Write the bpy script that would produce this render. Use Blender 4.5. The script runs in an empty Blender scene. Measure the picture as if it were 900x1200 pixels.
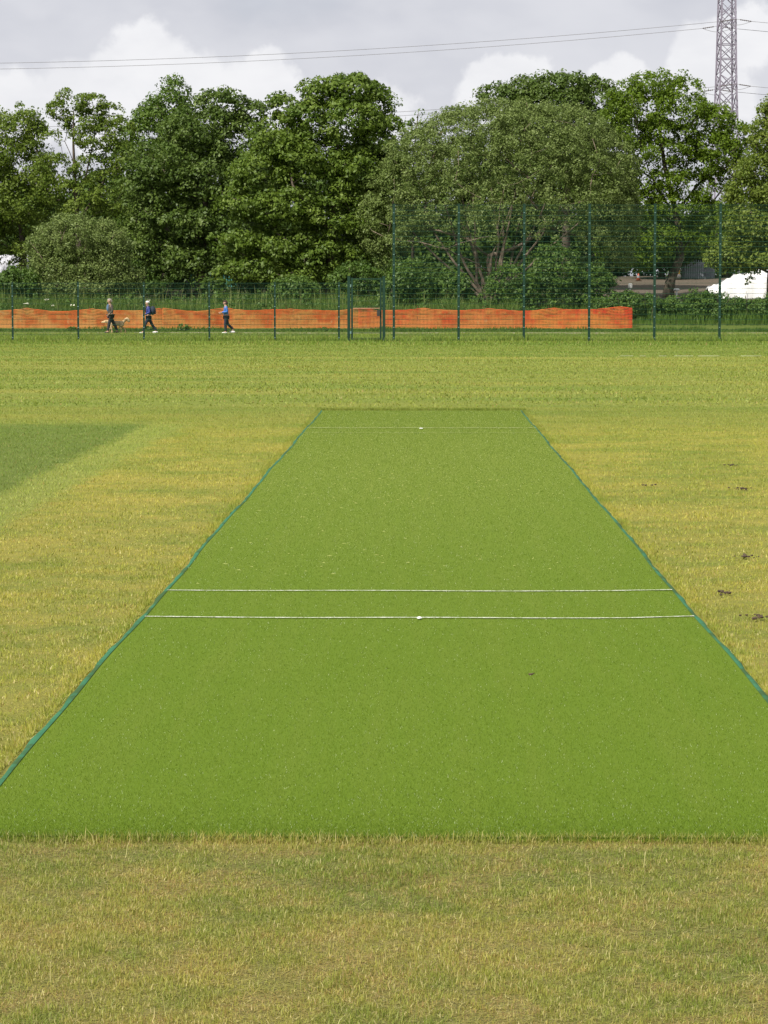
import bpy, math, random
import numpy as np
from mathutils import Vector, Matrix

random.seed(7)
RNG = np.random.default_rng(11)
scene = bpy.context.scene
col = scene.collection
R = math.radians

# ------------------------------------------------------------------ camera
F = 3150.0
CAM = Vector((0, 0, 1.7))
PITCH = math.atan(254 / F)
YAW = math.atan(45 / F)
cam_d = bpy.data.cameras.new('camera')
cam = bpy.data.objects.new('camera', cam_d)
col.objects.link(cam)
cam.location = CAM
cam.rotation_euler = (math.pi / 2 - PITCH, 0, YAW)
cam_d.sensor_fit = 'VERTICAL'
cam_d.sensor_height = 36
cam_d.lens = F / 1200 * 36
cam_d.clip_start = 0.1
cam_d.clip_end = 6000
scene.camera = cam
CM = cam.rotation_euler.to_matrix()


def ray(px, py):
    return CM @ Vector(((px - 450) / F, -(py - 600) / F, -1))


def P(px, py, Y):
    v = ray(px, py)
    return CAM + v * (Y / v.y)


def G(px, py, z=0.0):
    v = ray(px, py)
    return CAM + v * ((z - CAM.z) / v.z)


GK_Y = [-3000, 60, 104, 128, 134, 137.5, 142, 150, 165, 185, 6000]
GK_Z = [0, 0, -.085, -.20, -.21, -.06, .75, 1.25, 1.95, 3.0, 3.0]


def gz(y):
    return np.interp(y, GK_Y, GK_Z)


# ------------------------------------------------------------------ tagging
def tag(o, label=None, cat=None, group=None, kind=None):
    if label: o['label'] = label
    if cat: o['category'] = cat
    if group: o['group'] = group
    if kind: o['kind'] = kind
    return o


def thing(name, label, cat, loc=(0, 0, 0), group=None):
    o = bpy.data.objects.new(name, None)
    o.empty_display_size = .3
    col.objects.link(o)
    o.location = loc
    return tag(o, label, cat, group)


def link(name, me, mat=None, parent=None, world=True):
    """link a mesh; its vertices are in world space and get moved into the parent's frame"""
    o = bpy.data.objects.new(name, me)
    if mat:
        me.materials.append(mat)
    col.objects.link(o)
    if parent is not None:
        o.parent = parent
        if world:
            me.transform(Matrix.Translation(-Vector(parent_origin(parent))))
    return o


def parent_origin(p):
    v = Vector(p.location)
    if p.parent is not None:
        v = v + parent_origin(p.parent)
    return v


def np_mesh(name, V, Fc, attrs=None, smooth=False):
    me = bpy.data.meshes.new(name)
    V = np.asarray(V, np.float32)
    Fc = np.asarray(Fc, np.int32)
    n, k = Fc.shape
    me.vertices.add(len(V))
    me.vertices.foreach_set('co', V.ravel())
    me.loops.add(n * k)
    me.loops.foreach_set('vertex_index', Fc.ravel())
    me.polygons.add(n)
    me.polygons.foreach_set('loop_start', np.arange(0, n * k, k, dtype=np.int32))
    me.polygons.foreach_set('loop_total', np.full(n, k, np.int32))
    if smooth:
        me.polygons.foreach_set('use_smooth', np.ones(n, bool))
    for a, v in (attrs or {}).items():
        at = me.attributes.new(a, 'FLOAT', 'POINT')
        at.data.foreach_set('value', np.asarray(v, np.float32))
    me.update(calc_edges=True)
    return me


class MB:
    """collects simple solids into one mesh"""
    def __init__(s):
        s.v = []; s.f = []

    def box(s, c, size, rot=None):
        c = Vector(c); b = len(s.v)
        for dx in (-.5, .5):
            for dy in (-.5, .5):
                for dz in (-.5, .5):
                    p = Vector((dx * size[0], dy * size[1], dz * size[2]))
                    if rot is not None: p = rot @ p
                    s.v.append(c + p)
        for q in ((0, 1, 3, 2), (4, 6, 7, 5), (0, 4, 5, 1), (2, 3, 7, 6), (0, 2, 6, 4), (1, 5, 7, 3)):
            s.f.append([b + i for i in q])
        return s

    def tube(s, pts, rad, n=6, caps=True):
        pts = [Vector(p) for p in pts]
        if not hasattr(rad, '__len__'): rad = [rad] * len(pts)
        b = len(s.v)
        for i, p in enumerate(pts):
            t = (pts[min(i + 1, len(pts) - 1)] - pts[max(i - 1, 0)]).normalized()
            u = t.orthogonal() if abs(t.z) > .95 else t.cross(Vector((0, 0, 1)))
            if abs(t.z) > .95:
                u = Vector((1, 0, 0)) - t * t.x
            u.normalize(); w = t.cross(u)
            for k in range(n):
                a = 2 * math.pi * (k + .5) / n
                s.v.append(p + (u * math.cos(a) + w * math.sin(a)) * rad[i])
        for i in range(len(pts) - 1):
            for k in range(n):
                k2 = (k + 1) % n
                s.f.append([b + i * n + k, b + i * n + k2, b + (i + 1) * n + k2, b + (i + 1) * n + k])
        if caps:
            s.f.append([b + k for k in range(n)][::-1])
            s.f.append([b + (len(pts) - 1) * n + k for k in range(n)])
        return s

    def ell(s, c, r, nu=12, nv=8, fn=None):
        c = Vector(c); b = len(s.v)
        for j in range(nv + 1):
            th = math.pi * j / nv
            for i in range(nu):
                ph = 2 * math.pi * i / nu
                d = Vector((math.sin(th) * math.cos(ph), math.sin(th) * math.sin(ph), math.cos(th)))
                k = fn(d) if fn else 1
                s.v.append(c + Vector((d.x * r[0], d.y * r[1], d.z * r[2])) * k)
        for j in range(nv):
            for i in range(nu):
                i2 = (i + 1) % nu
                s.f.append([b + j * nu + i, b + (j + 1) * nu + i, b + (j + 1) * nu + i2, b + j * nu + i2])
        return s

    def build(s, name, mat, parent=None, smooth=False):
        me = bpy.data.meshes.new(name)
        me.from_pydata([tuple(p) for p in s.v], [], s.f)
        me.update()
        if smooth:
            for p in me.polygons: p.use_smooth = True
        return link(name, me, mat, parent)


# ------------------------------------------------------------------ materials
def new_mat(name):
    m = bpy.data.materials.new(name)
    m.use_nodes = True
    nt = m.node_tree
    nt.nodes.clear()
    out = nt.nodes.new('ShaderNodeOutputMaterial')
    return m, nt, out


def nd(nt, typ, **kw):
    n = nt.nodes.new(typ)
    for k, v in kw.items():
        setattr(n, k, v)
    return n


def L(nt, a, b):
    nt.links.new(a, b)


def sock(nt, s, v):
    if hasattr(v, 'links'):
        nt.links.new(v, s)
    else:
        s.default_value = v


def math_n(nt, op, a, b=0.0, c=None, clamp=False):
    n = nd(nt, 'ShaderNodeMath', operation=op, use_clamp=clamp)
    sock(nt, n.inputs[0], a); sock(nt, n.inputs[1], b)
    if c is not None: sock(nt, n.inputs[2], c)
    return n.outputs[0]


def mixc(nt, f, a, b):
    n = nd(nt, 'ShaderNodeMix', data_type='RGBA', clamp_factor=True)
    sock(nt, n.inputs[0], f)
    for s, v in ((n.inputs[6], a), (n.inputs[7], b)):
        if hasattr(v, 'links'): nt.links.new(v, s)
        else: s.default_value = (*v, 1) if len(v) == 3 else v
    return n.outputs[2]


def smooth(nt, x, a, b, lo=0.0, hi=1.0):
    n = nd(nt, 'ShaderNodeMapRange', interpolation_type='SMOOTHSTEP')
    sock(nt, n.inputs[0], x)
    for i, v in ((1, a), (2, b), (3, lo), (4, hi)): n.inputs[i].default_value = v
    return n.outputs[0]


def noise(nt, vec, scale, detail=3.0, rough=.55, stretch=None):
    if stretch is not None:
        m = nd(nt, 'ShaderNodeVectorMath', operation='MULTIPLY')
        L(nt, vec, m.inputs[0]); m.inputs[1].default_value = stretch
        vec = m.outputs[0]
    n = nd(nt, 'ShaderNodeTexNoise')
    L(nt, vec, n.inputs['Vector'])
    n.inputs['Scale'].default_value = scale
    n.inputs['Detail'].default_value = detail
    n.inputs['Roughness'].default_value = rough
    return n.outputs['Fac']


def principled(nt, out, colour, rough=.6, metal=0.0, spec=.4):
    p = nd(nt, 'ShaderNodeBsdfPrincipled')
    sock(nt, p.inputs['Base Color'], (*colour, 1) if isinstance(colour, tuple) and len(colour) == 3 else colour)
    sock(nt, p.inputs['Roughness'], rough)
    p.inputs['Metallic'].default_value = metal
    p.inputs['Specular IOR Level'].default_value = spec
    L(nt, p.outputs[0], out.inputs[0])
    return p


def plain(name, c, rough=.6, metal=0.0, var=.18, scale=6.0, spec=.4):
    """a painted / cloth / stone colour with a soft mottled variation and a little bump"""
    m, nt, out = new_mat(name)
    tc = nd(nt, 'ShaderNodeTexCoord')
    f = noise(nt, tc.outputs['Object'], scale, 4, .6)
    f = smooth(nt, f, .3, .7)
    cc = mixc(nt, f, tuple(x * (1 - var) for x in c), tuple(min(1, x * (1 + var)) for x in c))
    p = principled(nt, out, cc, rough, metal, spec)
    b = nd(nt, 'ShaderNodeBump'); b.inputs['Strength'].default_value = .15
    L(nt, noise(nt, tc.outputs['Object'], scale * 6, 3), b.inputs['Height'])
    L(nt, b.outputs[0], p.inputs['Normal'])
    return m


# ---- the colour of the playing field, shared by the soil sheet and the blades that grow on it
def field_colour(nt, rnd=None):
    geo = nd(nt, 'ShaderNodeNewGeometry')
    pos = geo.outputs['Position']
    sep = nd(nt, 'ShaderNodeSeparateXYZ'); L(nt, pos, sep.inputs[0])
    X, Y = sep.outputs[0], sep.outputs[1]
    flat = nd(nt, 'ShaderNodeVectorMath', operation='MULTIPLY')
    L(nt, pos, flat.inputs[0]); flat.inputs[1].default_value = (1, 1, 0)
    v = flat.outputs[0]
    n_big = noise(nt, v, .55, 4, .6)
    n_mid = noise(nt, v, 3.2, 4, .62)
    n_fin = noise(nt, v, 14.0, 3, .6)
    n_str = noise(nt, v, 1.0, 5, .62, (.05, .33, 1))
    n_st2 = noise(nt, v, 1.0, 4, .6, (.25, 1.3, 1))
    green = (.160, .212, .024)
    yell = (.335, .300, .052)
    straw = (.40, .32, .10)
    # near turf: dry, golden, with greener patches
    s = math_n(nt, 'ADD', math_n(nt, 'MULTIPLY', n_big, .9), math_n(nt, 'MULTIPLY', n_mid, .55))
    near = mixc(nt, smooth(nt, s, .46, .98), green, yell)
    near = mixc(nt, smooth(nt, n_fin, .52, .8, 0, .55), near, straw)
    # the strip in front of the mat is greener and more mixed
    front = mixc(nt, smooth(nt, s, .50, .95), (.128, .178, .024), (.285, .262, .056))
    front = mixc(nt, smooth(nt, n_fin, .5, .75, 0, .6), front, straw)
    c = mixc(nt, smooth(nt, Y, 8.6, 10.5), front, near)
    # the outfield beyond the mat, streaked by mowing
    far_s = math_n(nt, 'ADD', math_n(nt, 'MULTIPLY', n_str, .75), math_n(nt, 'MULTIPLY', n_st2, .55))
    outf = mixc(nt, smooth(nt, far_s, .44, .90), (.140, .195, .026), (.240, .245, .045))
    yy = math_n(nt, 'ADD', Y, math_n(nt, 'MULTIPLY', math_n(nt, 'SUBTRACT', n_big, .5), 10))
    c = mixc(nt, smooth(nt, yy, 31, 40), c, outf)
    lush = mixc(nt, smooth(nt, far_s, .5, .85), (.100, .165, .020), (.165, .212, .032))
    c = mixc(nt, smooth(nt, Y, 74.5, 78, 0, .55), c, lush)
    c = mixc(nt, smooth(nt, Y, 92, 97, 0, .8), c, lush)
    rough = mixc(nt, n_mid, (.055, .085, .014), (.105, .140, .026))
    c = mixc(nt, smooth(nt, Y, 131, 136), c, rough)
    # second mown strip on the left: pale border, darker middle
    wob = math_n(nt, 'MULTIPLY', math_n(nt, 'SUBTRACT', n_mid, .5), .45)
    xw = math_n(nt, 'ADD', X, wob)
    lim = smooth(nt, math_n(nt, 'ADD', Y, math_n(nt, 'MULTIPLY', wob, 6)), 36.6, 34.6)
    m_st = math_n(nt, 'MULTIPLY', smooth(nt, xw, -2.98, -3.22), lim)
    m_dk = math_n(nt, 'MULTIPLY', smooth(nt, xw, -3.5, -3.75), lim)
    c = mixc(nt, math_n(nt, 'MULTIPLY', m_st, .85), c, mixc(nt, n_mid, (.190, .248, .036), (.250, .285, .060)))
    c = mixc(nt, math_n(nt, 'MULTIPLY', m_dk, .85), c, mixc(nt, n_mid, (.086, .142, .020), (.124, .182, .026)))
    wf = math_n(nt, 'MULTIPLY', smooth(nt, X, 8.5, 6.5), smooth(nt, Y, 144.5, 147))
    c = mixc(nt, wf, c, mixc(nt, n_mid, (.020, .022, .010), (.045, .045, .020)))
    # bare earth under the far trees on the right
    e = math_n(nt, 'MULTIPLY', smooth(nt, X, 7.5, 10.5), smooth(nt, Y, 143.5, 146))
    c = mixc(nt, e, c, mixc(nt, n_mid, (.085, .066, .05), (.14, .112, .088)))
    if rnd is not None:
        k_ = math_n(nt, 'MULTIPLY', smooth(nt, rnd, .80, .97), smooth(nt, Y, 10, 26, .75, .22))
        c = mixc(nt, k_, c, (.46, .39, .20))
        c = mixc(nt, smooth(nt, rnd, .30, .05, 0, .55), c, (.085, .125, .018))
        br = math_n(nt, 'MULTIPLY', smooth(nt, rnd, .48, .50), smooth(nt, rnd, .60, .58))
        c = mixc(nt, math_n(nt, 'MULTIPLY', br, smooth(nt, n_mid, .40, .62, .15, .75)), c, (.25, .15, .065))
    return c, v, X, Y, n_fin, n_mid


def ground_mat():
    m, nt, out = new_mat('field_turf')
    c, v, X, Y, n_fin, n_mid = field_colour(nt)
    vor = nd(nt, 'ShaderNodeTexVoronoi'); L(nt, v, vor.inputs['Vector']); vor.inputs['Scale'].default_value = 55
    vf = noise(nt, v, 70, 3, .7)
    # thatch and soil show between the blades close by
    close = math_n(nt, 'ADD', smooth(nt, Y, 40, 9, .04, .36), smooth(nt, Y, 9.0, 8.2, 0, .34))
    soil = mixc(nt, vf, (.050, .038, .018), (.215, .160, .075))
    c2 = mixc(nt, math_n(nt, 'MULTIPLY', close, smooth(nt, vf, .35, .65, .55, 1)), c, soil)
    # shadow line painted into the ground colour along the far end of the mat
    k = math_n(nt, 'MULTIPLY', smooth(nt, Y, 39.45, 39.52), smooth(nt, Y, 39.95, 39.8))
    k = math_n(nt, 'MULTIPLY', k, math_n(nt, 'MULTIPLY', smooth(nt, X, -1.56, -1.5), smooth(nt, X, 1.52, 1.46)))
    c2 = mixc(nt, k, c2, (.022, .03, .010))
    tuft = noise(nt, v, 5.5, 4, .75, (1, .55, 1))
    c2 = mixc(nt, smooth(nt, tuft, .58, .35, 0, .25), c2, mixc(nt, .5, c2, (.045, .06, .012)))
    p = principled(nt, out, c2, .9, 0, .15)
    b = nd(nt, 'ShaderNodeBump'); b.inputs['Strength'].default_value = .9; b.inputs['Distance'].default_value = .03
    L(nt, math_n(nt, 'ADD', math_n(nt, 'MULTIPLY', tuft, 1.2), vf), b.inputs['Height'])
    L(nt, b.outputs[0], p.inputs['Normal'])
    return m


def blade_shader(nt, out, c, trans=.35, spec=.25, rough=.5):
    p = nd(nt, 'ShaderNodeBsdfPrincipled')
    sock(nt, p.inputs['Base Color'], c)
    p.inputs['Roughness'].default_value = rough
    p.inputs['Specular IOR Level'].default_value = spec
    t = nd(nt, 'ShaderNodeBsdfTranslucent'); sock(nt, t.inputs[0], c)
    mx = nd(nt, 'ShaderNodeMixShader'); mx.inputs[0].default_value = trans
    L(nt, p.outputs[0], mx.inputs[1]); L(nt, t.outputs[0], mx.inputs[2])
    L(nt, mx.outputs[0], out.inputs[0])


def blade_mat(gain=1.0):
    m, nt, out = new_mat('grass_blade')
    a = nd(nt, 'ShaderNodeAttribute', attribute_name='rnd')
    c = field_colour(nt, a.outputs['Fac'])[0]
    if gain != 1:
        g = nd(nt, 'ShaderNodeVectorMath', operation='SCALE'); L(nt, c, g.inputs[0]); g.inputs['Scale'].default_value = gain
        c = g.outputs[0]
    blade_shader(nt, out, c)
    return m


def leaf_mat(name, dark, light, trans=.3, spec=.3, tip=None, rough=.55):
    m, nt, out = new_mat(name)
    a = nd(nt, 'ShaderNodeAttribute', attribute_name='rnd')
    c = mixc(nt, a.outputs['Fac'], dark, light)
    if tip:
        c = mixc(nt, smooth(nt, a.outputs['Fac'], .82, 1.0), c, tip)
    blade_shader(nt, out, c, trans, spec, rough)
    return m


M = {}
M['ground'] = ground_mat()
M['blade'] = blade_mat(1.4)
M['bark'] = plain('bark', (.075, .058, .042), .9, var=.4, scale=3)
M['bark_pale'] = plain('bark_pale', (.17, .13, .095), .9, var=.35, scale=3)
M['fence'] = plain('fence_green_coat', (.003, .029, .015), .45, var=.12, spec=.5)
M['wire'] = plain('fence_wire_coat', (.007, .046, .026), .45, var=.1, spec=.5)
M['steel'] = plain('galvanised_steel', (.24, .22, .27), .5, .25, var=.2)
M['cable'] = plain('weathered_aluminium', (.20, .20, .21), .6, .2)
M['glass_insul'] = plain('insulator_glaze', (.10, .085, .08), .3)
M['clod'] = plain('dark_soil', (.060, .042, .025), .95, var=.5, scale=40)
M['white'] = plain('white_paint', (.78, .78, .76), .6, var=.08)
M['edge'] = None

# ------------------------------------------------------------------ world and sun
SUN_EL, SUN_AZ = R(50), R(-138)          # azimuth clockwise from +Y: behind the camera, on the left
w = bpy.data.worlds.new('World'); scene.world = w
w.use_nodes = True
nt = w.node_tree; nt.nodes.clear()
wo = nd(nt, 'ShaderNodeOutputWorld'); bg = nd(nt, 'ShaderNodeBackground')
sky = nd(nt, 'ShaderNodeTexSky', sky_type='NISHITA')
sky.sun_disc = False; sky.sun_elevation = SUN_EL; sky.sun_rotation = SUN_AZ
tc = nd(nt, 'ShaderNodeTexCoord')
nv = nd(nt, 'ShaderNodeVectorMath', operation='NORMALIZE'); L(nt, tc.outputs['Generated'], nv.inputs[0])
D = nv.outputs[0]
dw = nd(nt, 'ShaderNodeTexNoise'); L(nt, D, dw.inputs['Vector'])
dw.inputs['Scale'].default_value = 55; dw.inputs['Detail'].default_value = 5; dw.inputs['Roughness'].default_value = .55
dsub = nd(nt, 'ShaderNodeVectorMath', operation='SUBTRACT'); L(nt, dw.outputs['Color'], dsub.inputs[0]); dsub.inputs[1].default_value = (.5, .5, .5)
dsc = nd(nt, 'ShaderNodeVectorMath', operation='SCALE'); L(nt, dsub.outputs[0], dsc.inputs[0]); dsc.inputs['Scale'].default_value = .024
dad = nd(nt, 'ShaderNodeVectorMath', operation='ADD'); L(nt, D, dad.inputs[0]); L(nt, dsc.outputs[0], dad.inputs[1])
DW = dad.outputs[0]
cum = None
for (px, py, r) in ((165, 62, 44), (135, 92, 52), (195, 78, 52), (215, 105, 60), (110, 125, 70), (310, 92, 34), (285, 118, 50), (20, 130, 60),
                    (580, 92, 34), (612, 100, 38), (560, 112, 40), (830, 62, 44), (806, 90, 40), (850, 110, 50), (730, 98, 32), (885, 45, 40), (450, 140, 50), (345, 110, 30)):
    d0 = ray(px, py).normalized()
    dn = nd(nt, 'ShaderNodeVectorMath', operation='DISTANCE'); L(nt, DW, dn.inputs[0]); dn.inputs[1].default_value = d0
    q = math_n(nt, 'SUBTRACT', 1.0, math_n(nt, 'DIVIDE', dn.outputs['Value'], r / F))
    cum = q if cum is None else math_n(nt, 'SMOOTH_MAX', cum, q, .25)
n_soft = noise(nt, D, 9, 4, .55, (1, 1, 2.2))
n_wisp = noise(nt, D, 34, 4, .55, (1, 1, 2.0))
edge_w = smooth(nt, n_wisp, .35, .65, .05, .9)
cm = nd(nt, 'ShaderNodeMapRange', interpolation_type='SMOOTHSTEP'); L(nt, cum, cm.inputs[0])
cm.inputs[1].default_value = -.03; cm.inputs[2].default_value = .30
cmask = math_n(nt, 'MULTIPLY', cm.outputs[0], smooth(nt, n_wisp, .25, .7, .60, 1.0))
veil = mixc(nt, smooth(nt, n_soft, .32, .68), (.408, .416, .462), (.505, .509, .545))
veil = mixc(nt, smooth(nt, n_wisp, .35, .7, 0, .30), veil, (.552, .553, .580))
cl = mixc(nt, cmask, veil, (.640, .638, .654))
sc = nd(nt, 'ShaderNodeVectorMath', operation='SCALE'); L(nt, sky.outputs[0], sc.inputs[0]); sc.inputs['Scale'].default_value = .09
thin = smooth(nt, n_soft, .22, .5, .84, .97)
final = mixc(nt, thin, sc.outputs[0], cl)
L(nt, final, bg.inputs[0]); bg.inputs[1].default_value = 1.0
L(nt, bg.outputs[0], wo.inputs[0])

sd = bpy.data.lights.new('sun', 'SUN'); so = bpy.data.objects.new('sun', sd); col.objects.link(so)
sd.energy = 5.0; sd.angle = R(2.0); sd.color = (1, .95, .86)
S = Vector((math.sin(SUN_AZ) * math.cos(SUN_EL), math.cos(SUN_AZ) * math.cos(SUN_EL), math.sin(SUN_EL)))
so.rotation_euler = S.to_track_quat('Z', 'Y').to_euler()
so.location = (-20, -20, 40)

vs = scene.view_settings
scene.display_settings.display_device = 'sRGB'
vs.view_transform = 'Standard'; vs.look = 'None'; vs.gamma = 1; vs.use_curve_mapping = False
vs.exposure = 0.52

# ------------------------------------------------------------------ ground
ys = sorted(set([-200, -20, 0, 20, 40, 60] + list(range(62, 190, 2)) + [250, 500, 1500, 5000] + GK_Y[1:-1] + [137.5, 139, 140.5]))
xs = [-4000, -1000, -300, -100, -40, -15, 0, 15, 40, 100, 300, 1000, 4000]
V = [(x, y, float(gz(y))) for y in ys for x in xs]
nx = len(xs)
Fq = [(j * nx + i, j * nx + i + 1, (j + 1) * nx + i + 1, (j + 1) * nx + i) for j in range(len(ys) - 1) for i in range(nx - 1)]
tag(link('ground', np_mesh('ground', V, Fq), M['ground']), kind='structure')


def vnoise(x, y, scale, seed):
    r = np.random.default_rng(seed).random((256, 256))
    u, v = x * scale + 1000.3, y * scale + 1000.7
    i, j = np.floor(u).astype(int), np.floor(v).astype(int)
    fu, fv = u - i, v - j
    fu = fu * fu * (3 - 2 * fu); fv = fv * fv * (3 - 2 * fv)
    g = lambda a, b: r[a % 256, b % 256]
    return (g(i, j) * (1 - fu) + g(i + 1, j) * fu) * (1 - fv) + (g(i, j + 1) * (1 - fu) + g(i + 1, j + 1) * fu) * fv


# mat limits
XL, XR, YN, YF = -1.464, 1.437, 8.27, 39.5


def edge_x(y, left):
    a = .007 * math.sin(y * .9) + .004 * math.sin(y * 2.3 + 1)
    return (XL + a) if left else (XR - a * .8)


def blades(x, y, h, wd, lean, rng, z0=None, rnd=None, segs=2):
    n = len(x)
    z = gz(y) if z0 is None else z0
    az = rng.random(n) * 2 * math.pi
    fx, fy = np.cos(az), np.sin(az)
    laz = rng.random(n) * 2 * math.pi
    ln = lean * (rng.random(n) ** .8) * h
    lx, ly = np.cos(laz) * ln, np.sin(laz) * ln
    hz = np.sqrt(np.maximum(h * h - ln * ln, (h * .15) ** 2))
    rnd = rng.random(n) if rnd is None else rnd
    b = np.stack([x, y, z], 1)
    side = np.stack([fx * wd * .5, fy * wd * .5, np.zeros(n)], 1)
    if segs == 2:
        mid = b + np.stack([lx * .3, ly * .3, hz * .58], 1)
        tip = b + np.stack([lx, ly, hz], 1)
        V = np.stack([b - side, b + side, mid - side * .8, mid + side * .8, tip], 1).reshape(-1, 3)
        o = (np.arange(n) * 5)[:, None]
        Fc = np.concatenate([o + [0, 1, 3], o + [0, 3, 2], o + [2, 3, 4]], 0)
        return V, Fc, np.repeat(rnd, 5)
    tip = b + np.stack([lx, ly, hz], 1)
    V = np.stack([b - side, b + side, tip], 1).reshape(-1, 3)
    o = (np.arange(n) * 3)[:, None]
    return V, o + [0, 1, 2], np.repeat(rnd, 3)


def join(parts):
    Vs, Fs, Rs, o = [], [], [], 0
    for v, f, r in parts:
        Vs.append(v); Fs.append(f + o); Rs.append(r); o += len(v)
    return np.concatenate(Vs), np.concatenate(Fs), np.concatenate(Rs)


def field_pts(n, y0, y1, slope, margin, rng):
    """points in the wedge of field the photo looks at, and some metres to either side"""
    ymax = y1 * slope + margin
    y = y0 + (y1 - y0) * rng.random(n)
    x = (rng.random(n) * 2 - 1) * ymax
    k = np.abs(x) < y * slope + margin
    x, y = x[k], y[k]
    on = (x > XL - .035) & (x < XR + .035) & (y > YN) & (y < YF + .12)
    return x[~on], y[~on]


def make_grass():
    rng = np.random.default_rng(3)
    parts = []
    # strip in front of the mat
    x, y = field_pts(860000, 5.2, 8.34, .16, .7, rng)
    t = vnoise(x, y, 6, 1) * .3 + vnoise(x, y, 22, 2) * .4 + vnoise(x, y, 48, 22) * .3
    big = vnoise(x, y, 1.7, 5)
    k = rng.random(len(x)) < np.clip((t - .22) * 2.2, .10, 1) * np.clip(.65 + big * .6, 0, 1)
    bare = vnoise(x, y, 3.1, 77) * .45 + vnoise(x, y, 13, 78) * .55
    k &= rng.random(len(x)) < np.clip((.72 - bare) * 7, .16, 1)
    x, y, t = x[k], y[k], t[k]
    h = (.006 + .016 * t) * (.5 + .9 * rng.random(len(x)))
    parts.append(blades(x, y, h, .0013 + .0014 * rng.random(len(x)), 1.7, rng))
    # greener tufts standing a little proud
    n = 9000
    k = rng.integers(0, 130, n)
    tx_, ty_, tr_ = -2 + 4 * rng.random(130), 5.4 + 2.8 * rng.random(130), .02 + .05 * rng.random(130)
    x, y = tx_[k] + rng.normal(0, 1, n) * tr_[k], ty_[k] + rng.normal(0, 1, n) * tr_[k]
    q = y < 8.26
    x, y = x[q], y[q]
    parts.append(blades(x, y, .014 + .024 * rng.random(len(x)), np.full(len(x), .0021), 1.2, rng, rnd=rng.random(len(x)) * .18))
    # dead thatch lying flat between the blades
    x, y = field_pts(260000, 5.2, 8.34, .16, .7, rng)
    n = len(x)
    parts.append(blades(x, y, .008 + .014 * rng.random(n), .0011 + .0013 * rng.random(n), 2.6, rng, z0=gz(y) + .001 + .004 * rng.random(n), rnd=np.where(rng.random(n) < .45, .53, .40 + .6 * rng.random(n)), segs=1))
    # fringe leaning over the near end of the mat
    x = -2.2 + 4.4 * rng.random(16000); y = YN + .05 * (rng.random(16000) - .75) + .05 * (vnoise(x, x * 0, 3.0, 55) - .35)
    parts.append(blades(x, y, .012 + .036 * rng.random(16000) ** 2.5, np.full(16000, .0021), .95, rng))
    # a few long dry stems lying about
    n = 170
    x = -2 + 4 * rng.random(n); y = 5.6 + 2.6 * rng.random(n)
    parts.append(blades(x, y, .03 + .05 * rng.random(n), np.full(n, .0022), 1.0, rng, z0=gz(y) + .016, rnd=np.full(n, .90)))
    # both sides of the mat
    x, y = field_pts(330000, 8.34, 17, .16, .9, rng)
    t = vnoise(x, y, 5, 3) * .4 + vnoise(x, y, 26, 4) * .6
    k = rng.random(len(x)) < np.clip((t - .2) * 2.2, .15, 1)
    x, y, t = x[k], y[k], t[k]
    parts.append(blades(x, y, (.008 + .018 * t) * (.6 + .8 * rng.random(len(x))), .0026 + .0022 * rng.random(len(x)), 1.35, rng))
    x, y = field_pts(330000, 17, 41, .16, 1.2, rng)
    t = vnoise(x, y, 5, 6)
    parts.append(blades(x, y, (.010 + .020 * t) * (.6 + .8 * rng.random(len(x))), .005 + .005 * rng.random(len(x)), 1.1, rng, segs=1))
    # along the edging strips: grass leaning over it
    for xe in (XL - .06, XR + .06):
        n = 26000
        y = YN + (YF - YN) * rng.random(n) ** 1.5
        sgn = -1 if xe < 0 else 1
        x = xe + sgn * np.abs(rng.normal(0, .03, n)) - sgn * .020
        parts.append(blades(x, y, .012 + .022 * rng.random(n), .002 + y * .00016, .9, rng, segs=1))
    # ragged lip beyond the far end of the mat
    n = 7000
    x = XL - .1 + (XR - XL + .2) * rng.random(n); y = YF + .22 + .35 * rng.random(n)
    parts.append(blades(x, y, .018 + .03 * rng.random(n), np.full(n, .012), .6, rng, segs=1, rnd=rng.random(n) * .5))
    tag(link('grass', np_mesh('grass', *(lambda a: (a[0], a[1], {'rnd': a[2]}))(join(parts))), M['blade']),
        'short dry yellowing grass growing in front of and beside the artificial pitch', 'grass', kind='stuff')
    parts = []
    x, y = field_pts(230000, 41, 96, .16, 4, rng)
    t = vnoise(x * .3, y, 1.2, 8)
    parts.append(blades(x, y, (.012 + .035 * t) * (.6 + .8 * rng.random(len(x))), .014 + .02 * rng.random(len(x)), .9, rng, segs=1))
    x, y = field_pts(190000, 96, 134, .165, 5, rng)
    t = vnoise(x * .4, y, .6, 9)
    parts.append(blades(x, y, (.03 + .09 * t) * (.5 + rng.random(len(x))), .02 + .025 * rng.random(len(x)), .8, rng, segs=1))
    # uncut tufts along the foot of the fence
    n = 9000
    x = -24 + 46 * rng.random(n); y = 104 + .22 * rng.normal(0, 1, n)
    parts.append(blades(x, y, (.08 + .22 * vnoise(x, y, 1.3, 12)) * (.5 + rng.random(n)), .018 + .02 * rng.random(n), .7, rng, segs=1, rnd=rng.random(n) * .4))
    tag(link('grass', np_mesh('grass', *(lambda a: (a[0], a[1], {'rnd': a[2]}))(join(parts))), M['blade']),
        'mown green outfield grass running back past the green mesh fence', 'grass', kind='stuff')


make_grass()

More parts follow.
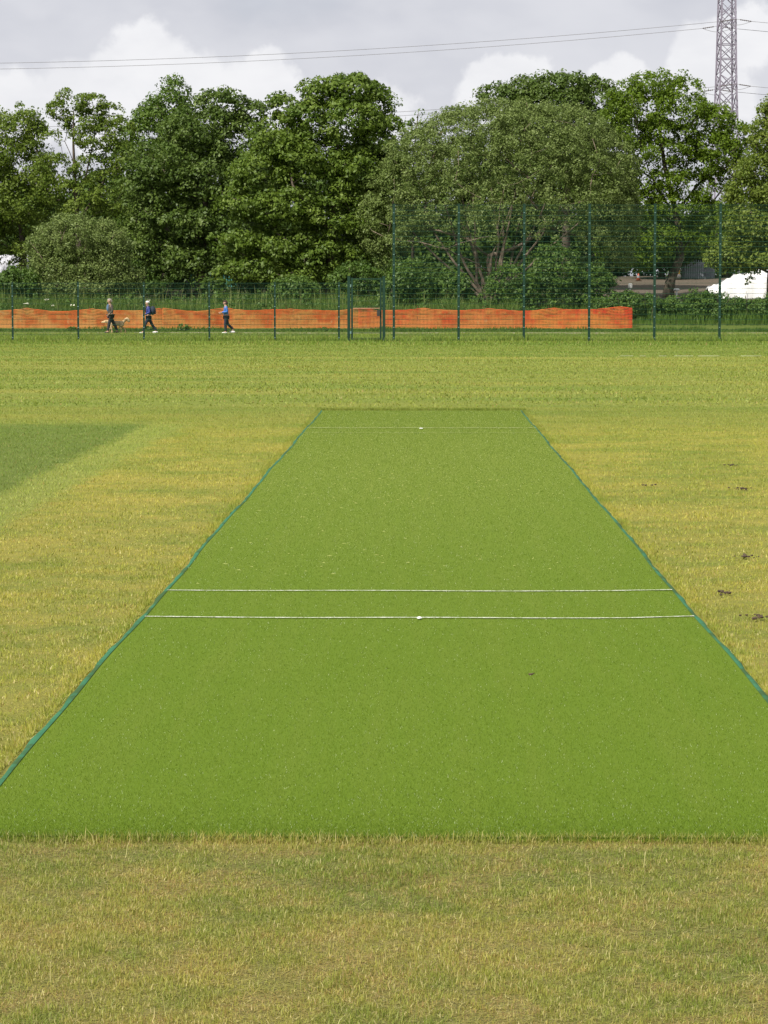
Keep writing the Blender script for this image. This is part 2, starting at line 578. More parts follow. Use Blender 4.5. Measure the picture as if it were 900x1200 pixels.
# ------------------------------------------------------------------ the artificial pitch
def mat_shader():
    m, nt, out = new_mat('artificial_turf')
    geo = nd(nt, 'ShaderNodeNewGeometry'); v = geo.outputs['Position']
    sep = nd(nt, 'ShaderNodeSeparateXYZ'); L(nt, v, sep.inputs[0])
    n1 = noise(nt, v, 160, 3, .7); n2 = noise(nt, v, 1.1, 4, .6); n3 = noise(nt, v, 420, 2, .6)
    n4 = noise(nt, v, 1.0, 3, .6, (9, .35, 1))
    c = mixc(nt, smooth(nt, n1, .3, .7), (.067, .120, .007), (.109, .166, .011))
    c = mixc(nt, smooth(nt, n2, .35, .7, 0, .18), c, (.108, .154, .015))
    c = mixc(nt, smooth(nt, n4, .4, .7, 0, .18), c, (.130, .160, .024))
    # paler towards the far end: grazing sheen of the fibres put into the colour
    far_sheen = math_n(nt, 'MULTIPLY', smooth(nt, sep.outputs[1], 11, 30), math_n(nt, 'ADD', .45, math_n(nt, 'MULTIPLY', n4, .5)))
    c = mixc(nt, far_sheen, c, (.148, .190, .028))
    c = mixc(nt, smooth(nt, n3, .74, .80, 0, .8), c, (.55, .56, .42))
    p = principled(nt, out, c, .85, 0, .1)
    b = nd(nt, 'ShaderNodeBump'); b.inputs['Strength'].default_value = .6; b.inputs['Distance'].default_value = .006
    L(nt, n1, b.inputs['Height']); L(nt, b.outputs[0], p.inputs['Normal'])
    return m


def fibre_shader():
    m, nt, out = new_mat('turf_fibre')
    a = nd(nt, 'ShaderNodeAttribute', attribute_name='rnd')
    c = mixc(nt, a.outputs['Fac'], (.071, .130, .007), (.123, .183, .012))
    c = mixc(nt, smooth(nt, a.outputs['Fac'], .972, .985, 0, .9), c, (.62, .66, .48))
    blade_shader(nt, out, c, .3, .18, .5)
    return m


M['mat'] = mat_shader(); M['fibre'] = fibre_shader()
m, nt, out = new_mat('edging_webbing')
geo = nd(nt, 'ShaderNodeNewGeometry')
c = mixc(nt, noise(nt, geo.outputs['Position'], 8, 5, .7), (.016, .082, .040), (.052, .175, .092))
c = mixc(nt, smooth(nt, noise(nt, geo.outputs['Position'], 2.3, 5, .7), .44, .60, 0, .85), c, (.035, .070, .022))
principled(nt, out, c, .9, 0, .1); M['edge'] = m
m, nt, out = new_mat('crease_paint')
geo = nd(nt, 'ShaderNodeNewGeometry')
c = mixc(nt, smooth(nt, noise(nt, geo.outputs['Position'], 90, 4, .75), .38, .58), (.13, .17, .03), (.54, .57, .46))
principled(nt, out, c, .8); M['crease'] = m
m, nt, out = new_mat('crease_paint_worn')
geo = nd(nt, 'ShaderNodeNewGeometry')
c = mixc(nt, smooth(nt, noise(nt, geo.outputs['Position'], 40, 4, .75), .42, .62), (.16, .19, .03), (.44, .47, .28))
principled(nt, out, c, .8); M['crease_worn'] = m

pitch = thing('cricket_pitch', 'long flat artificial green cricket pitch with white creases and teal edging', 'cricket pitch', ((XL + XR) / 2, (YN + YF) / 2, 0))
N = 160
V, Fq = [], []
for i in range(N + 1):
    y = YN + (YF - YN) * i / N
    a, b = edge_x(y, True), edge_x(y, False)
    for x, z in ((a - .006, .003), (a, .012), (b, .012), (b + .006, .003)):
        V.append((x, y, z))
for i in range(N):
    for k in range(3):
        Fq.append((i * 4 + k, i * 4 + k + 1, i * 4 + 5 + k, i * 4 + 4 + k))
# near and far lips folding down to the soil
for i, yy in ((0, YN - .001), (N, YF + .001)):
    s = len(V)
    V += [(V[i * 4 + 1][0], yy, .001), (V[i * 4 + 2][0], yy, .001)]
    Fq.append((i * 4 + 1, i * 4 + 2, s + 1, s))
tm = np_mesh('turf_mat', V, Fq)
tm.shade_flat()
turf = link('turf_mat', tm, M['mat'], pitch)
rng = np.random.default_rng(5)
parts = []
n = 720000
x = XL + .01 + (XR - XL - .02) * rng.random(n); y = YN + .004 + (YF - YN - .02) * rng.random(n) ** 2.3
parts.append(blades(x, y, .0075 * (.5 + .7 * rng.random(n)), (.0011 + (y - 8) * .00012) * (.7 + .6 * rng.random(n)), 1.0, rng, z0=np.full(n, .012), segs=1))
v_, f_, r_ = join(parts)
tag(link('turf_pile', np_mesh('turf_pile', v_, f_, {'rnd': r_}), M['fibre'], pitch), kind='stuff')
for left in (True, False):
    V, Fq = [], []
    n = 300
    for i in range(n + 1):
        y = YN + .01 + (YF - YN - .02) * i / n
        e = edge_x(y, left); s = -1 if left else 1
        wv = .004 * math.sin(y * 5.1) + .003 * math.sin(y * 11.7 + 2)
        up = .003 * max(0, math.sin(y * 3.3)) 
        for d, z in ((-.004, .0150), (.006, .0160 + up * .4), (.018 + wv * .6, .012 + up), (.027 + wv, .004)):
            V.append((e + s * d, y, z))
    for i in range(n):
        for k in range(3):
            q = (i * 4 + k, i * 4 + k + 1, i * 4 + 5 + k, i * 4 + 4 + k)
            Fq.append(q if not left else q[::-1])
    link('edge_strip', np_mesh('edge_strip', V, Fq, smooth=True), M['edge'], pitch)


def crease(y0, wd, mat, sag, kink=0.0, z=.0165):
    V, Fq = [], []
    n = 90
    a, b = edge_x(y0, True) - .0, edge_x(y0, False) + .0
    for i in range(n + 1):
        t = i / n
        x = a + (b - a) * t
        y = y0 + sag * math.sin(t * math.pi) + .012 * math.sin(x * 4 + y0) + kink * max(0, (t - .88) / .12) ** 1
        hw = wd * (.5 + .12 * math.sin(x * 23) + .08 * math.sin(x * 57))
        V += [(x, y - hw, z), (x, y + hw, z)]
    for i in range(n):
        Fq.append((2 * i, 2 * i + 2, 2 * i + 3, 2 * i + 1))
    return link('crease_line', np_mesh('crease_line', V, Fq), mat, pitch)


yb = G(490, 726.5).y; yp = G(490, 695).y
fb = G(494, 503).y
crease(yb, .030, M['crease'], -.03, .06)
crease(yp, .028, M['crease'], -.02, .05)
crease(fb, .050, M['crease_worn'], 0, z=.0205)
crease(fb - 1.22, .018, M['crease_worn'], 0, z=.0205)
for px, py, r in ((491.5, 729, .020), (493.5, 504, .034)):
    g = G(px, py)
    MB().ell((g.x, g.y, .022), (r * .7, r, .007)).build('stump_marker', M['white'], pitch, True)

# pale clippings lying on the mat
rng = np.random.default_rng(9)
n = 420
y = 12.5 + 20 * np.clip(rng.normal(.45, .22, n), 0, 1); x = XL + .1 + (XR - XL - .2) * rng.random(n)
k = (vnoise(x, y, .8, 33) > .42); x, y = x[k], y[k]; n = len(x)
m, nt, out = new_mat('dry_clipping'); principled(nt, out, (.36, .38, .13), .8); M['clip'] = m
az = rng.normal(0, .5, n); ln = .005 + .017 * rng.random(n) ** 2.5; wd = .0015 + .0025 * rng.random(n)
dx, dy = np.cos(az) * ln, np.sin(az) * ln
px_, py_ = -np.sin(az) * wd, np.cos(az) * wd
z = np.full(n, .022)
V = np.stack([np.stack([x - dx, y - dy, z], 1), np.stack([x + px_, y + py_, z + .003], 1), np.stack([x + dx, y + dy, z], 1), np.stack([x - px_, y - py_, z + .001], 1)], 1).reshape(-1, 3)
Fq = (np.arange(n) * 4)[:, None] + [0, 1, 2, 3]
tag(link('grass_clippings', np_mesh('grass_clippings', V, Fq), M['clip']), 'pale dry grass clippings scattered over the green pitch', 'clippings', kind='stuff')

# boundary marking, far right
gb = G(785, 417)
mk = MB()
for x0, x1 in ((727, 742), (750, 757), (772, 781), (790, 812), (818, 843), (868, 892)):
    a, b = G(x0, 417), G(x1, 417)
    mk.box(((a.x + b.x) / 2, gb.y, float(gz(gb.y)) + .03), (b.x - a.x, .075, .012))
tag(mk.build('boundary_line', plain('worn_line_paint', (.36, .38, .22), .8, var=.3, scale=3)), 'broken white line painted on the grass at the far right', 'painted line', kind='structure')

# worn footpath where the people walk
m, nt, out = new_mat('worn_path')
geo = nd(nt, 'ShaderNodeNewGeometry')
c = mixc(nt, smooth(nt, noise(nt, geo.outputs['Position'], 1.3, 4, .7), .4, .6), (.11, .15, .03), (.30, .27, .20))
principled(nt, out, c, .9)
V, Fq = [], []
for i in range(81):
    x = -28 + 46 * i / 80
    y = 134.2 + .15 * math.sin(x * .4)
    V += [(x, y - .45, float(gz(y - .45)) + .02), (x, y + .45, float(gz(y + .45)) + .02)]
for i in range(80): Fq.append((2 * i, 2 * i + 2, 2 * i + 3, 2 * i + 1))
tag(link('footpath', np_mesh('footpath', V, Fq), m), kind='structure')

# soil clods lying on the turf
CL = [(858, 547, .055, 'small dark soil clod on the dry grass, farthest up the right side'),
      (870, 575, .065, 'wide dark soil clod on the dry grass near the right edge, second from the top'),
      (757, 570.5, .042, 'tiny dark soil clod on the dry grass nearest the far half of the pitch'),
      (873, 655, .050, 'flat brown soil scrape on the dry grass midway down the right side'),
      (849, 698, .048, 'dark soil clod on the dry grass just above the big crumbled one'),
      (891, 727, .062, 'largest crumbled soil clod on the dry grass at the right edge'),
      (622, 791, .022, 'dark brown clod lying alone on the near part of the green pitch')]
for px, py, r, lab in CL:
    on_mat = px < 640
    g = G(px, py, .012 if on_mat else 0)
    rr = random.Random(px)
    r *= .60
    root = None
    for q in range(15 if not on_mat else 3):
        ph = rr.random() * 6.28
        sz_ = r * (.45 + .6 * rr.random()) * (rr.choice((.2, .32, .5)) if q else .75)
        c0 = Vector((g.x + rr.gauss(0, 1.3) * r * (q > 0), g.y + rr.gauss(0, 2.2) * r * (q > 0), (.013 if on_mat else .016) + sz_ * .2))
        mb = MB().ell(c0, (sz_, sz_ * .9, sz_ * .5), 9, 6, lambda d, ph=ph: 1 + .22 * math.sin(d.x * 5 + ph) * math.cos(d.y * 6 + ph) + .1 * math.sin(d.z * 9 + ph))
        if root is None:
            root = tag(mb.build('soil_clod', M['clod']), lab, 'soil clod', 'soil clods on the turf')
        else:
            mb.build('crumb', M['clod'], root)

# ------------------------------------------------------------------ fences at 104 m
FY = 104.0
fz = float(gz(FY))


def post_mb(px_b, height, wd=.08, dp=.06):
    g = P(px_b, 346, FY)
    mb = MB()
    mb.box((g.x, FY, fz - .3 + (height + .3) / 2), (wd, dp, height + .3))
    mb.box((g.x, FY, fz + height + .012), (wd + .012, dp + .012, .022))
    return mb, g.x


CLIP_ME = None
M['clip_zinc'] = plain('zinc_clip', (.16, .26, .24), .4, .3)


def clips(x, height, pst):
    global CLIP_ME
    z = .15
    while z < height - .05:
        if CLIP_ME is None:
            o = MB().box((0, 0, 0), (.05, .014, .03)).build('clip', M['clip_zinc'])
            CLIP_ME = o.data
        else:
            o = bpy.data.objects.new('clip', CLIP_ME); col.objects.link(o)
        o.parent = pst
        o.location = Vector((x, FY - .042, fz + z)) - parent_origin(pst)
        z += .4


def panel_mb(x0, x1, z0, z1, vpitch=.05, hpitch=.2, y=FY - .034):
    mb = MB()
    n = int(round((x1 - x0) / vpitch))
    for i in range(n + 1):
        x = x0 + (x1 - x0) * i / n
        mb.box((x, y, (z0 + z1) / 2), (.0042, .0042, z1 - z0))
    k = int(round((z1 - z0) / hpitch))
    for i in range(k + 1):
        z = z0 + .01 + (z1 - z0 - .02) * i / k
        for s in (-1, 1):
            mb.box(((x0 + x1) / 2, y + s * .0072, z), (x1 - x0, .0080, .0125))
    return mb


HT = 5.27; HL = 2.28
tall = thing('tall_mesh_fence', 'tall dark green welded mesh sports fence right of the gate', 'fence', (P(461, 346, FY).x, FY, fz))
tx = []
for px in (461.5, 537.5, 614, 690.5, 767, 843.5, 920, 996):
    mb, x = post_mb(px, HT, .098, .07)
    pst = mb.build('post', M['fence'], tall); tx.append(x)
    clips(x, HT, pst)
for a, b in zip(tx, tx[1:]):
    panel_mb(a + .045, b - .045, fz + .05, fz + HT - .02).build('mesh_panel', M['wire'], tall)
low = thing('low_mesh_fence', 'waist-to-head-high green welded mesh fence left of the gate', 'fence', (P(245, 346, FY).x, FY, fz))
low['label'] = 'lower green welded mesh fence running left from the gate'
lx = []
for px in (-63, 14.5, 91.5, 168.5, 245.2, 322, 397.2):
    mb, x = post_mb(px, HL, .070, .055)
    pst = mb.build('post', M['fence'], low); lx.append(x)
    clips(x, HL, pst)
for a, b in zip(lx, lx[1:]):
    panel_mb(a + .035, b - .035, fz + .05, fz + HL - .02).build('mesh_panel', M['wire'], low)
gl0, gl1 = P(408.8, 346, FY).x, P(449.8, 346, FY).x
panel_mb(lx[-1] + .035, gl0 - .06, fz + .05, fz + HL - .02).build('mesh_panel', M['wire'], low)
panel_mb(gl1 + .06, tx[0] - .045, fz + .05, fz + HL - .02).build('mesh_panel', M['wire'], tall)
gate = thing('mesh_gate', 'green mesh gate with doubled posts between low and tall fences', 'gate', ((gl0 + gl1) / 2, FY, fz))
GH = 2.5
for x in (gl0, gl1):
    MB().box((x, FY, fz - .2 + GH / 2 + .1), (.11, .10, GH + .2)).box((x, FY, fz + GH + .012), (.125, .115, .022)).build('gate_post', M['fence'], gate)
leaf = MB()
l0, l1 = gl0 + .085, gl1 - .085
for x in (l0 + .035, l1 - .035):
    leaf.box((x, FY, fz + .06 + (GH - .1) / 2), (.07, .055, GH - .1))
for z in (.10, 1.22, GH - .075):
    leaf.box(((l0 + l1) / 2, FY, fz + z), (l1 - l0 - .142, .04, .032))
lf = leaf.build('gate_frame', M['fence'], gate)
pm = panel_mb(l0 + .072, l1 - .072, fz + .13, fz + GH - .105)
pm.build('mesh_panel', M['wire'], gate)
MB().box((l1 - .12, FY - .05, fz + 1.10), (.12, .06, .24)).build('lock_box', plain('dark_lock', (.03, .032, .03), .5), gate)
for z in (.35, 2.15):
    MB().box((gl0 + .07, FY - .04, fz + z), (.05, .03, .10)).build('hinge', M['clip_zinc'], gate)
MB().box(((l0 + l1) / 2, FY - .035, fz + 1.285), (l1 - l0 - .16, .03, .035)).build('slide_bolt_bar', plain('brown_bar', (.26, .15, .10), .7), gate)

# ------------------------------------------------------------------ orange barrier netting at 138 m
NY = 137.9
bar = thing('orange_barrier_netting', 'long run of sagging orange plastic barrier netting behind the fences', 'barrier netting', (P(370, 346, NY).x, NY, float(gz(NY))))


def netting(px0, px1, top0, top1, bot, cols_, seed):
    x0, x1 = P(px0, 346, NY).x, P(px1, 346, NY).x
    rr = np.random.default_rng(seed)
    nxx = int((x1 - x0) / .07); rows = 15
    u = np.linspace(0, 1, nxx)
    xx = x0 + (x1 - x0) * u
    zt = np.interp(u, [0, 1], [P(0, top0, NY).z, P(0, top1, NY).z]) - .14 * np.abs(np.sin(xx * .93)) - .09 * vnoise(xx, xx * 0, .8, seed) + .03 * vnoise(xx, xx * 0, 4, seed + 1)
    zb = np.full(nxx, P(0, bot, NY).z) + .05 * vnoise(xx, xx * 0 + 3, 1.1, seed + 2)
    V, Fq, att = [], [], []
    vv = np.linspace(0, 1, rows)
    X2, V2 = np.meshgrid(xx, vv, indexing='ij')
    Z2 = zb[:, None] + (zt - zb)[:, None] * V2
    bell = .16 * (vnoise(X2, V2 * 1.1, .8, seed + 3) - .5) + .06 * (vnoise(X2, V2 * 1.1, 2.2, seed + 4) - .5) + .04 * np.sin(V2 * math.pi)
    Yy = NY + bell
    def strand(ax, ay, az, bx, by, bz, wx, wz, r0):
        o = len(V)
        V.extend([(ax - wx, ay, az - wz), (bx - wx, by, bz - wz), (bx + wx, by, bz + wz), (ax + wx, ay, az + wz)])
        Fq.append((o, o + 1, o + 2, o + 3)); att.extend([r0] * 4)
    tone = (vnoise(X2, V2 * .8, 1.3, seed + 6) * .55 + .45 * vnoise(X2, V2 * 1.15, 4.4, seed + 7)) * .8 + .25 * (1 - V2)
    for i in range(nxx):
        for j in range(rows):
            if i < nxx - 1:
                wz = .024 if (j in (0, rows - 1)) else .0185
                strand(X2[i, j], Yy[i, j], Z2[i, j], X2[i + 1, j], Yy[i + 1, j], Z2[i + 1, j], 0, wz, tone[i, j])
            if j < rows - 1:
                strand(X2[i, j], Yy[i, j] + .004, Z2[i, j], X2[i, j + 1], Yy[i, j + 1] + .004, Z2[i, j + 1], .013, 0, tone[i, j])
    m, nt, out = new_mat('orange_netting')
    a = nd(nt, 'ShaderNodeAttribute', attribute_name='rnd')
    c = mixc(nt, smooth(nt, a.outputs['Fac'], .25, .7), cols_[0], cols_[1])
    gp = nd(nt, 'ShaderNodeNewGeometry').outputs['Position']
    c = mixc(nt, smooth(nt, noise(nt, gp, 1.6, 5, .7), .54, .74, 0, .5), c, (.36, .095, .035))
    c = mixc(nt, smooth(nt, noise(nt, gp, 3.1, 4, .7), .60, .74, 0, .6), c, (.66, .42, .20))
    blade_shader(nt, out, c, .30, .3, .45)
    return link('netting', np_mesh('netting', V, Fq, {'rnd': att}), m, bar)


netting(-60, 191, 361, 361.5, 386.5, ((.68, .14, .035), (.74, .33, .10)), 41)
netting(190.5, 421, 360.5, 360.5, 386, ((.66, .125, .032), (.72, .30, .085)), 51)
netting(420.5, 616, 359.5, 361, 385.5, ((.70, .105, .035), (.75, .26, .075)), 61)
netting(615.5, 741, 361, 358.5, 385.5, ((.76, .082, .034), (.80, .26, .065)), 71)
M['stake'] = plain('rusty_stake', (.16, .07, .04), .8, .3)
for px in list(range(-50, 741, 77)) + [740]:
    x = P(px, 346, NY).x
    MB().tube([(x, NY + .12, float(gz(NY)) - .3), (x + .01, NY + .12, P(0, 358.5, NY).z)], .014, 6).build('stake', M['stake'], bar)

# ------------------------------------------------------------------ foliage
def unit(a):
    return a / np.maximum(np.linalg.norm(a, axis=-1, keepdims=True), 1e-9)


def leaves(pos, nrm, size, rnd, rng, aspect=.62):
    n = len(pos)
    t = unit(np.cross(nrm, rng.normal(size=(n, 3))))
    b = np.cross(nrm, t)
    s = (size if hasattr(size, '__len__') else np.full(n, size))[:, None]
    V = np.stack([pos - t * s * .5, pos + b * s * aspect * .5 + nrm * s * .10, pos + t * s * .5, pos - b * s * aspect * .5 + nrm * s * .10], 1).reshape(-1, 3)
    return V, (np.arange(n) * 4)[:, None] + [0, 1, 2, 3], np.repeat(rnd, 4)


def crown_points(blobs, n, rng, shell=.72, spiky=.07):
    """clump centres spread over the outer part of a set of ellipsoids"""
    C = np.array([b[0] for b in blobs]); Rd = np.array([b[1] for b in blobs])
    wts = np.array([(r[0] * r[2] + r[0] * r[1] + r[1] * r[2]) for r in Rd]); wts = wts / wts.sum()
    pts, outs = [], []
    tries = 0
    while len(pts) < n and tries < 12:
        k = rng.choice(len(blobs), size=n, p=wts)
        d = unit(rng.normal(size=(n, 3)))
        f = np.where(rng.random(n) < .80, shell + (1.02 - shell) * rng.random(n), .3 + .45 * rng.random(n))
        f = np.where(rng.random(n) < spiky, 1.0 + .13 * rng.random(n), f)
        p = C[k] + Rd[k] * d * f[:, None]
        o = unit(d / Rd[k])
        inside = np.zeros(n, bool)
        for i in range(len(blobs)):
            q = (((p - C[i]) / Rd[i]) ** 2).sum(1)
            inside |= (q < .36) & (k != i)
        back = (d[:, 1] > .55) & (rng.random(n) < .55)
        ok = ~inside & ~back
        for a, b in zip(p[ok], o[ok]):
            pts.append(a); outs.append(b)
        tries += 1
    return np.array(pts[:n]), np.array(outs[:n])


def clump_leaves(cp, co, cr, per, size, rng, squash=.75, up=.55, droop=0.0, jit=.6):
    """each clump is a cap of leaves facing out and up"""
    n = len(cp)
    idx = np.repeat(np.arange(n), per)
    d = unit(rng.normal(size=(len(idx), 3)))
    lead = unit(co[idx] * .7 + np.array([0, 0, up]))
    keep = (d * lead).sum(1) > -.25
    idx, d, lead = idx[keep], d[keep], lead[keep]
    r = cr[idx] * (.45 + .6 * rng.random(len(idx)) ** .7)
    pos = cp[idx] + d * r[:, None] * np.array([1, 1, squash])
    if droop: pos[:, 2] -= droop * np.linalg.norm(d[:, :2], axis=1) ** 2 * r
    nrm = unit(d * .7 + lead * .25 + rng.normal(size=d.shape) * jit)
    crn = rng.random(n)
    rnd = np.clip(crn[idx] * .55 + rng.random(len(idx)) * .45, 0, 1)
    return leaves(pos, nrm, size * (.45 + 1.15 * rng.random(len(idx)) ** 1.4), rnd, rng)


def limb(mb, a, b, r0, r1, rr, bend=.12, n=5, seg=6):
    a, b = Vector(a), Vector(b)
    ln = (b - a).length
    off = Vector((rr.uniform(-1, 1), rr.uniform(-1, 1), rr.uniform(-.2, .8))) * ln * bend
    pts = []
    for i in range(n + 1):
        t = i / n
        pts.append(a.lerp(b, t) + off * math.sin(t * math.pi) + Vector((rr.uniform(-1, 1), rr.uniform(-1, 1), 0)) * ln * .015 * (0 < i < n))
    mb.tube(pts, [r0 + (r1 - r0) * i / n for i in range(n + 1)], seg)
    return pts


def grow(trunk, tips, r0, rr, rmin, forks=()):
    """branches: every twig tip joins the nearest wood that already reaches towards it"""
    pos, par = [], []
    for a, b in zip(trunk, trunk[1:]):
        for q in range(4):
            pos.append(a.lerp(b, q / 4)); par.append(len(pos) - 2)
    pos.append(trunk[-1]); par.append(len(pos) - 2)
    for f in forks:
        f0 = f[0]
        prev = min(range(len(pos)), key=lambda i: (pos[i] - f0).length)
        for a, b in zip(f, f[1:]):
            m = max(1, int((b - a).length / .6))
            for q in range(1, m + 1):
                pos.append(a.lerp(b, q / m) + Vector((rr.uniform(-1, 1), rr.uniform(-1, 1), rr.uniform(-1, 1))) * .06)
                par.append(prev); prev = len(pos) - 1
    top = trunk[len(trunk) // 2]
    tips = sorted(tips, key=lambda c: (c - top).length + rr.random() * 1.2)
    arr = np.array([tuple(p) for p in pos])
    isend = []
    for c in tips:
        d = np.linalg.norm(arr - np.array(c), axis=1)
        rise = arr[:, 2] - c.z
        k = int(np.argmin(d + 1.3 * np.maximum(0, rise + d * .25)))
        a = pos[k]; ln = (c - a).length
        m = max(1, int(ln / .7))
        off = Vector((rr.uniform(-1, 1), rr.uniform(-1, 1), rr.uniform(-.7, .3))) * ln * .12
        prev = k; new = []
        for q in range(1, m + 1):
            t = q / m
            pnt = a.lerp(c, t) + off * math.sin(t * math.pi) + Vector((rr.uniform(-1, 1), rr.uniform(-1, 1), rr.uniform(-1, 1))) * .05
            pos.append(pnt); par.append(prev); prev = len(pos) - 1; new.append(tuple(pnt))
        arr = np.concatenate([arr, np.array(new)])
        isend.append(prev)
    cnt = [0] * len(pos)
    for e in isend:
        while e >= 0:
            cnt[e] += 1; e = par[e]
    tot = max(cnt)
    rad = [max(.014, r0 * (c / tot) ** .55) if c > 1 else .014 for c in cnt]
    kids = {}
    for i, p in enumerate(par):
        if p >= 0: kids.setdefault(p, []).append(i)
    mb = MB()
    stack = [(0, None)]
    while stack:
        i, start = stack.pop()
        line = [] if start is None else [start]
        while True:
            line.append(i)
            ch = sorted(kids.get(i, []), key=lambda c: -cnt[c])
            if not ch: break
            for c in ch[1:]: stack.append((c, i))
            i = ch[0]
        line = [q for q in line]
        if len(line) > 1:
            rads = [rad[q] for q in line]
            if start is not None: rads[0] = rads[1]
            mb.tube([pos[q] for q in line], rads, 5)
    return mb


def px_blobs(lst, Y, depth=.85):
    out = []
    for b in lst:
        px, py, rx, ry = b[:4]
        dy = b[4] if len(b) > 4 else 0
        c = P(px, py, Y + dy)
        s = (Y + dy) / F
        r = np.array([rx * s, max(rx, ry) * s * depth, ry * s])
        out.append((np.array(c), r))
    return out


def tree(name, label, cat, Y, base_px, blobs, leaf, clumps, cr, per, lsize, seed, bark, trunk_pts=None, trunk_r=.25, group=None,
         shell=.72, squash=.75, up=.55, droop=0.0, twigs=.3, depth=.85, jit=.5, branch_r=.035, limbs=True, spiky=.07, forks=(), cut=None):
    rng = np.random.default_rng(seed); rr = random.Random(seed)
    bl = px_blobs(blobs, Y, depth)
    base = Vector((P(base_px, 346, Y).x, Y, float(gz(Y))))
    t = thing(name, label, cat, base, group)
    cp, co = crown_points(bl, clumps, rng, shell, spiky)
    if cut:
        zc = P(450, cut, Y).z
        xr = np.abs(cp[:, 0] - bl[0][0][0]) / bl[0][1][0]
        k = cp[:, 2] > zc + rng.normal(0, .5, len(cp)) - 2.6 * np.clip(xr - .55, 0, 1) / .45
        cp, co = cp[k], co[k]
    crs = cr * (.55 + .75 * rng.random(len(cp)))
    v, f, r = clump_leaves(cp, co, crs, per, lsize, rng, squash, up, droop, jit)
    link('crown', np_mesh('crown', v, f, {'rnd': r}), leaf, t)
    mb = MB()
    if trunk_pts is None:
        top = P(base_px, np.mean([b[1] for b in blobs]) + 25, Y)
        pts = [base - Vector((0, 0, .3)), base.lerp(top, .35) + Vector((rr.uniform(-.2, .2), 0, 0)), base.lerp(top, .7) + Vector((rr.uniform(-.3, .3), 0, 0)), top]
    else:
        pts = [base - Vector((0, 0, .3))] + [P(a, b, Y) for a, b in trunk_pts]
    k = len(pts) - 1
    mb.tube(pts, [trunk_r * (1.25 if i == 0 else 1) * (1 - (.86 if forks else .72) * i / k) for i in range(k + 1)], 9)
    mb.build('trunk', bark, t, True)
    sel = rng.permutation(len(cp))[:int(len(cp) * twigs) + 12]
    fk = [[P(a, b, Y + dy * q / max(1, len(f) - 1)) for q, (a, b) in enumerate(f)] for f, dy in ((f, rr.uniform(-2, 2)) for f in forks)]
    grow(pts[1:], [Vector(c) for c in cp[sel]], trunk_r * .62, rr, branch_r, fk).build('limbs', bark, t, True)
    return t


LM = {
    'syc': leaf_mat('leaf_sycamore', (0.064, 0.120, 0.011), (0.162, 0.233, 0.029), .40, .35, (0.245, 0.318, 0.077)),
    'sycdark': leaf_mat('leaf_dark_sycamore', (0.048, 0.094, 0.011), (0.122, 0.180, 0.029), .36, .35, (0.206, 0.265, 0.088)),
    'ash': leaf_mat('leaf_ash', (0.080, 0.138, 0.009), (0.167, 0.254, 0.022), .45, .25),
    'ashleft': leaf_mat('leaf_thin_ash', (0.085, 0.144, 0.015), (0.186, 0.249, 0.037), .42, .25),
    'dome': leaf_mat('leaf_grey_green', (0.090, 0.138, 0.024), (0.181, 0.235, 0.064), .34, .3, (0.245, 0.297, 0.110)),
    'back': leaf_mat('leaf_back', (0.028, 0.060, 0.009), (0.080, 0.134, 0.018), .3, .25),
    'mid': leaf_mat('leaf_mid', (0.055, 0.113, 0.011), (0.129, 0.201, 0.026), .38, .3),
    'willow': leaf_mat('leaf_willow', (0.101, 0.154, 0.031), (0.201, 0.254, 0.075), .36, .3),
    'edge': leaf_mat('leaf_yellow_green', (0.090, 0.144, 0.015), (0.206, 0.260, 0.044), .42, .25),
    'under': leaf_mat('leaf_undergrowth', (0.038, 0.084, 0.011), (0.122, 0.201, 0.033), .36, .3),
    'hedge': leaf_mat('leaf_hedge', (0.042, 0.096, 0.013), (0.116, 0.191, 0.033), .36, .3, (0.206, 0.286, 0.066)),
    'tall': leaf_mat('tall_grass_blade', (0.066, 0.134, 0.018), (0.147, 0.217, 0.040), .40, .2, (0.245, 0.276, 0.099)),
}
TG = 'trees behind the playing field'
tree('ash_tree', 'tall leafy ash tree cut off by the left edge of the photo', 'tree', 161, 25,
     [(22, 150, 24, 26), (40, 150, 10, 14), (-5, 175, 34, 40), (28, 195, 30, 32), (-12, 235, 40, 42), (22, 240, 36, 30), (-30, 280, 34, 28), (-45, 200, 40, 60), (55, 215, 14, 26), (8, 300, 13, 7), (28, 292, 14, 8), (18, 312, 7, 5)],
     LM['ashleft'], 820, .58, 95, .155, 101, M['bark'], [(28, 300), (22, 250), (18, 205)], .22, TG, twigs=.25)
tree('ash_tree', 'thin-topped ash tree on the left with sky between its forked branches', 'tree', 158, 92,
     [(86, 116, 17, 11), (68, 128, 12, 10), (108, 122, 16, 13), (126, 136, 15, 14), (97, 143, 26, 13), (142, 150, 14, 16), (118, 165, 20, 13), (60, 160, 9, 8), (66, 186, 12, 8), (140, 185, 18, 18), (62, 222, 18, 16), (95, 235, 36, 26), (130, 225, 26, 30), (48, 205, 10, 20), (105, 160, 26, 12), (108, 196, 22, 14), (84, 208, 12, 10)],
     LM['ashleft'], 430, .44, 80, .145, 102, M['bark'], [(93, 300), (91, 255), (88, 215), (86, 170), (86, 130)], .22, TG, twigs=.5, branch_r=.05,
     forks=([(91, 240), (78, 200), (68, 160), (72, 128)], [(90, 245), (105, 190), (112, 150), (108, 120)], [(105, 190), (122, 160), (128, 135)], [(86, 190), (76, 165), (84, 140)], [(92, 262), (120, 215), (142, 180)]))
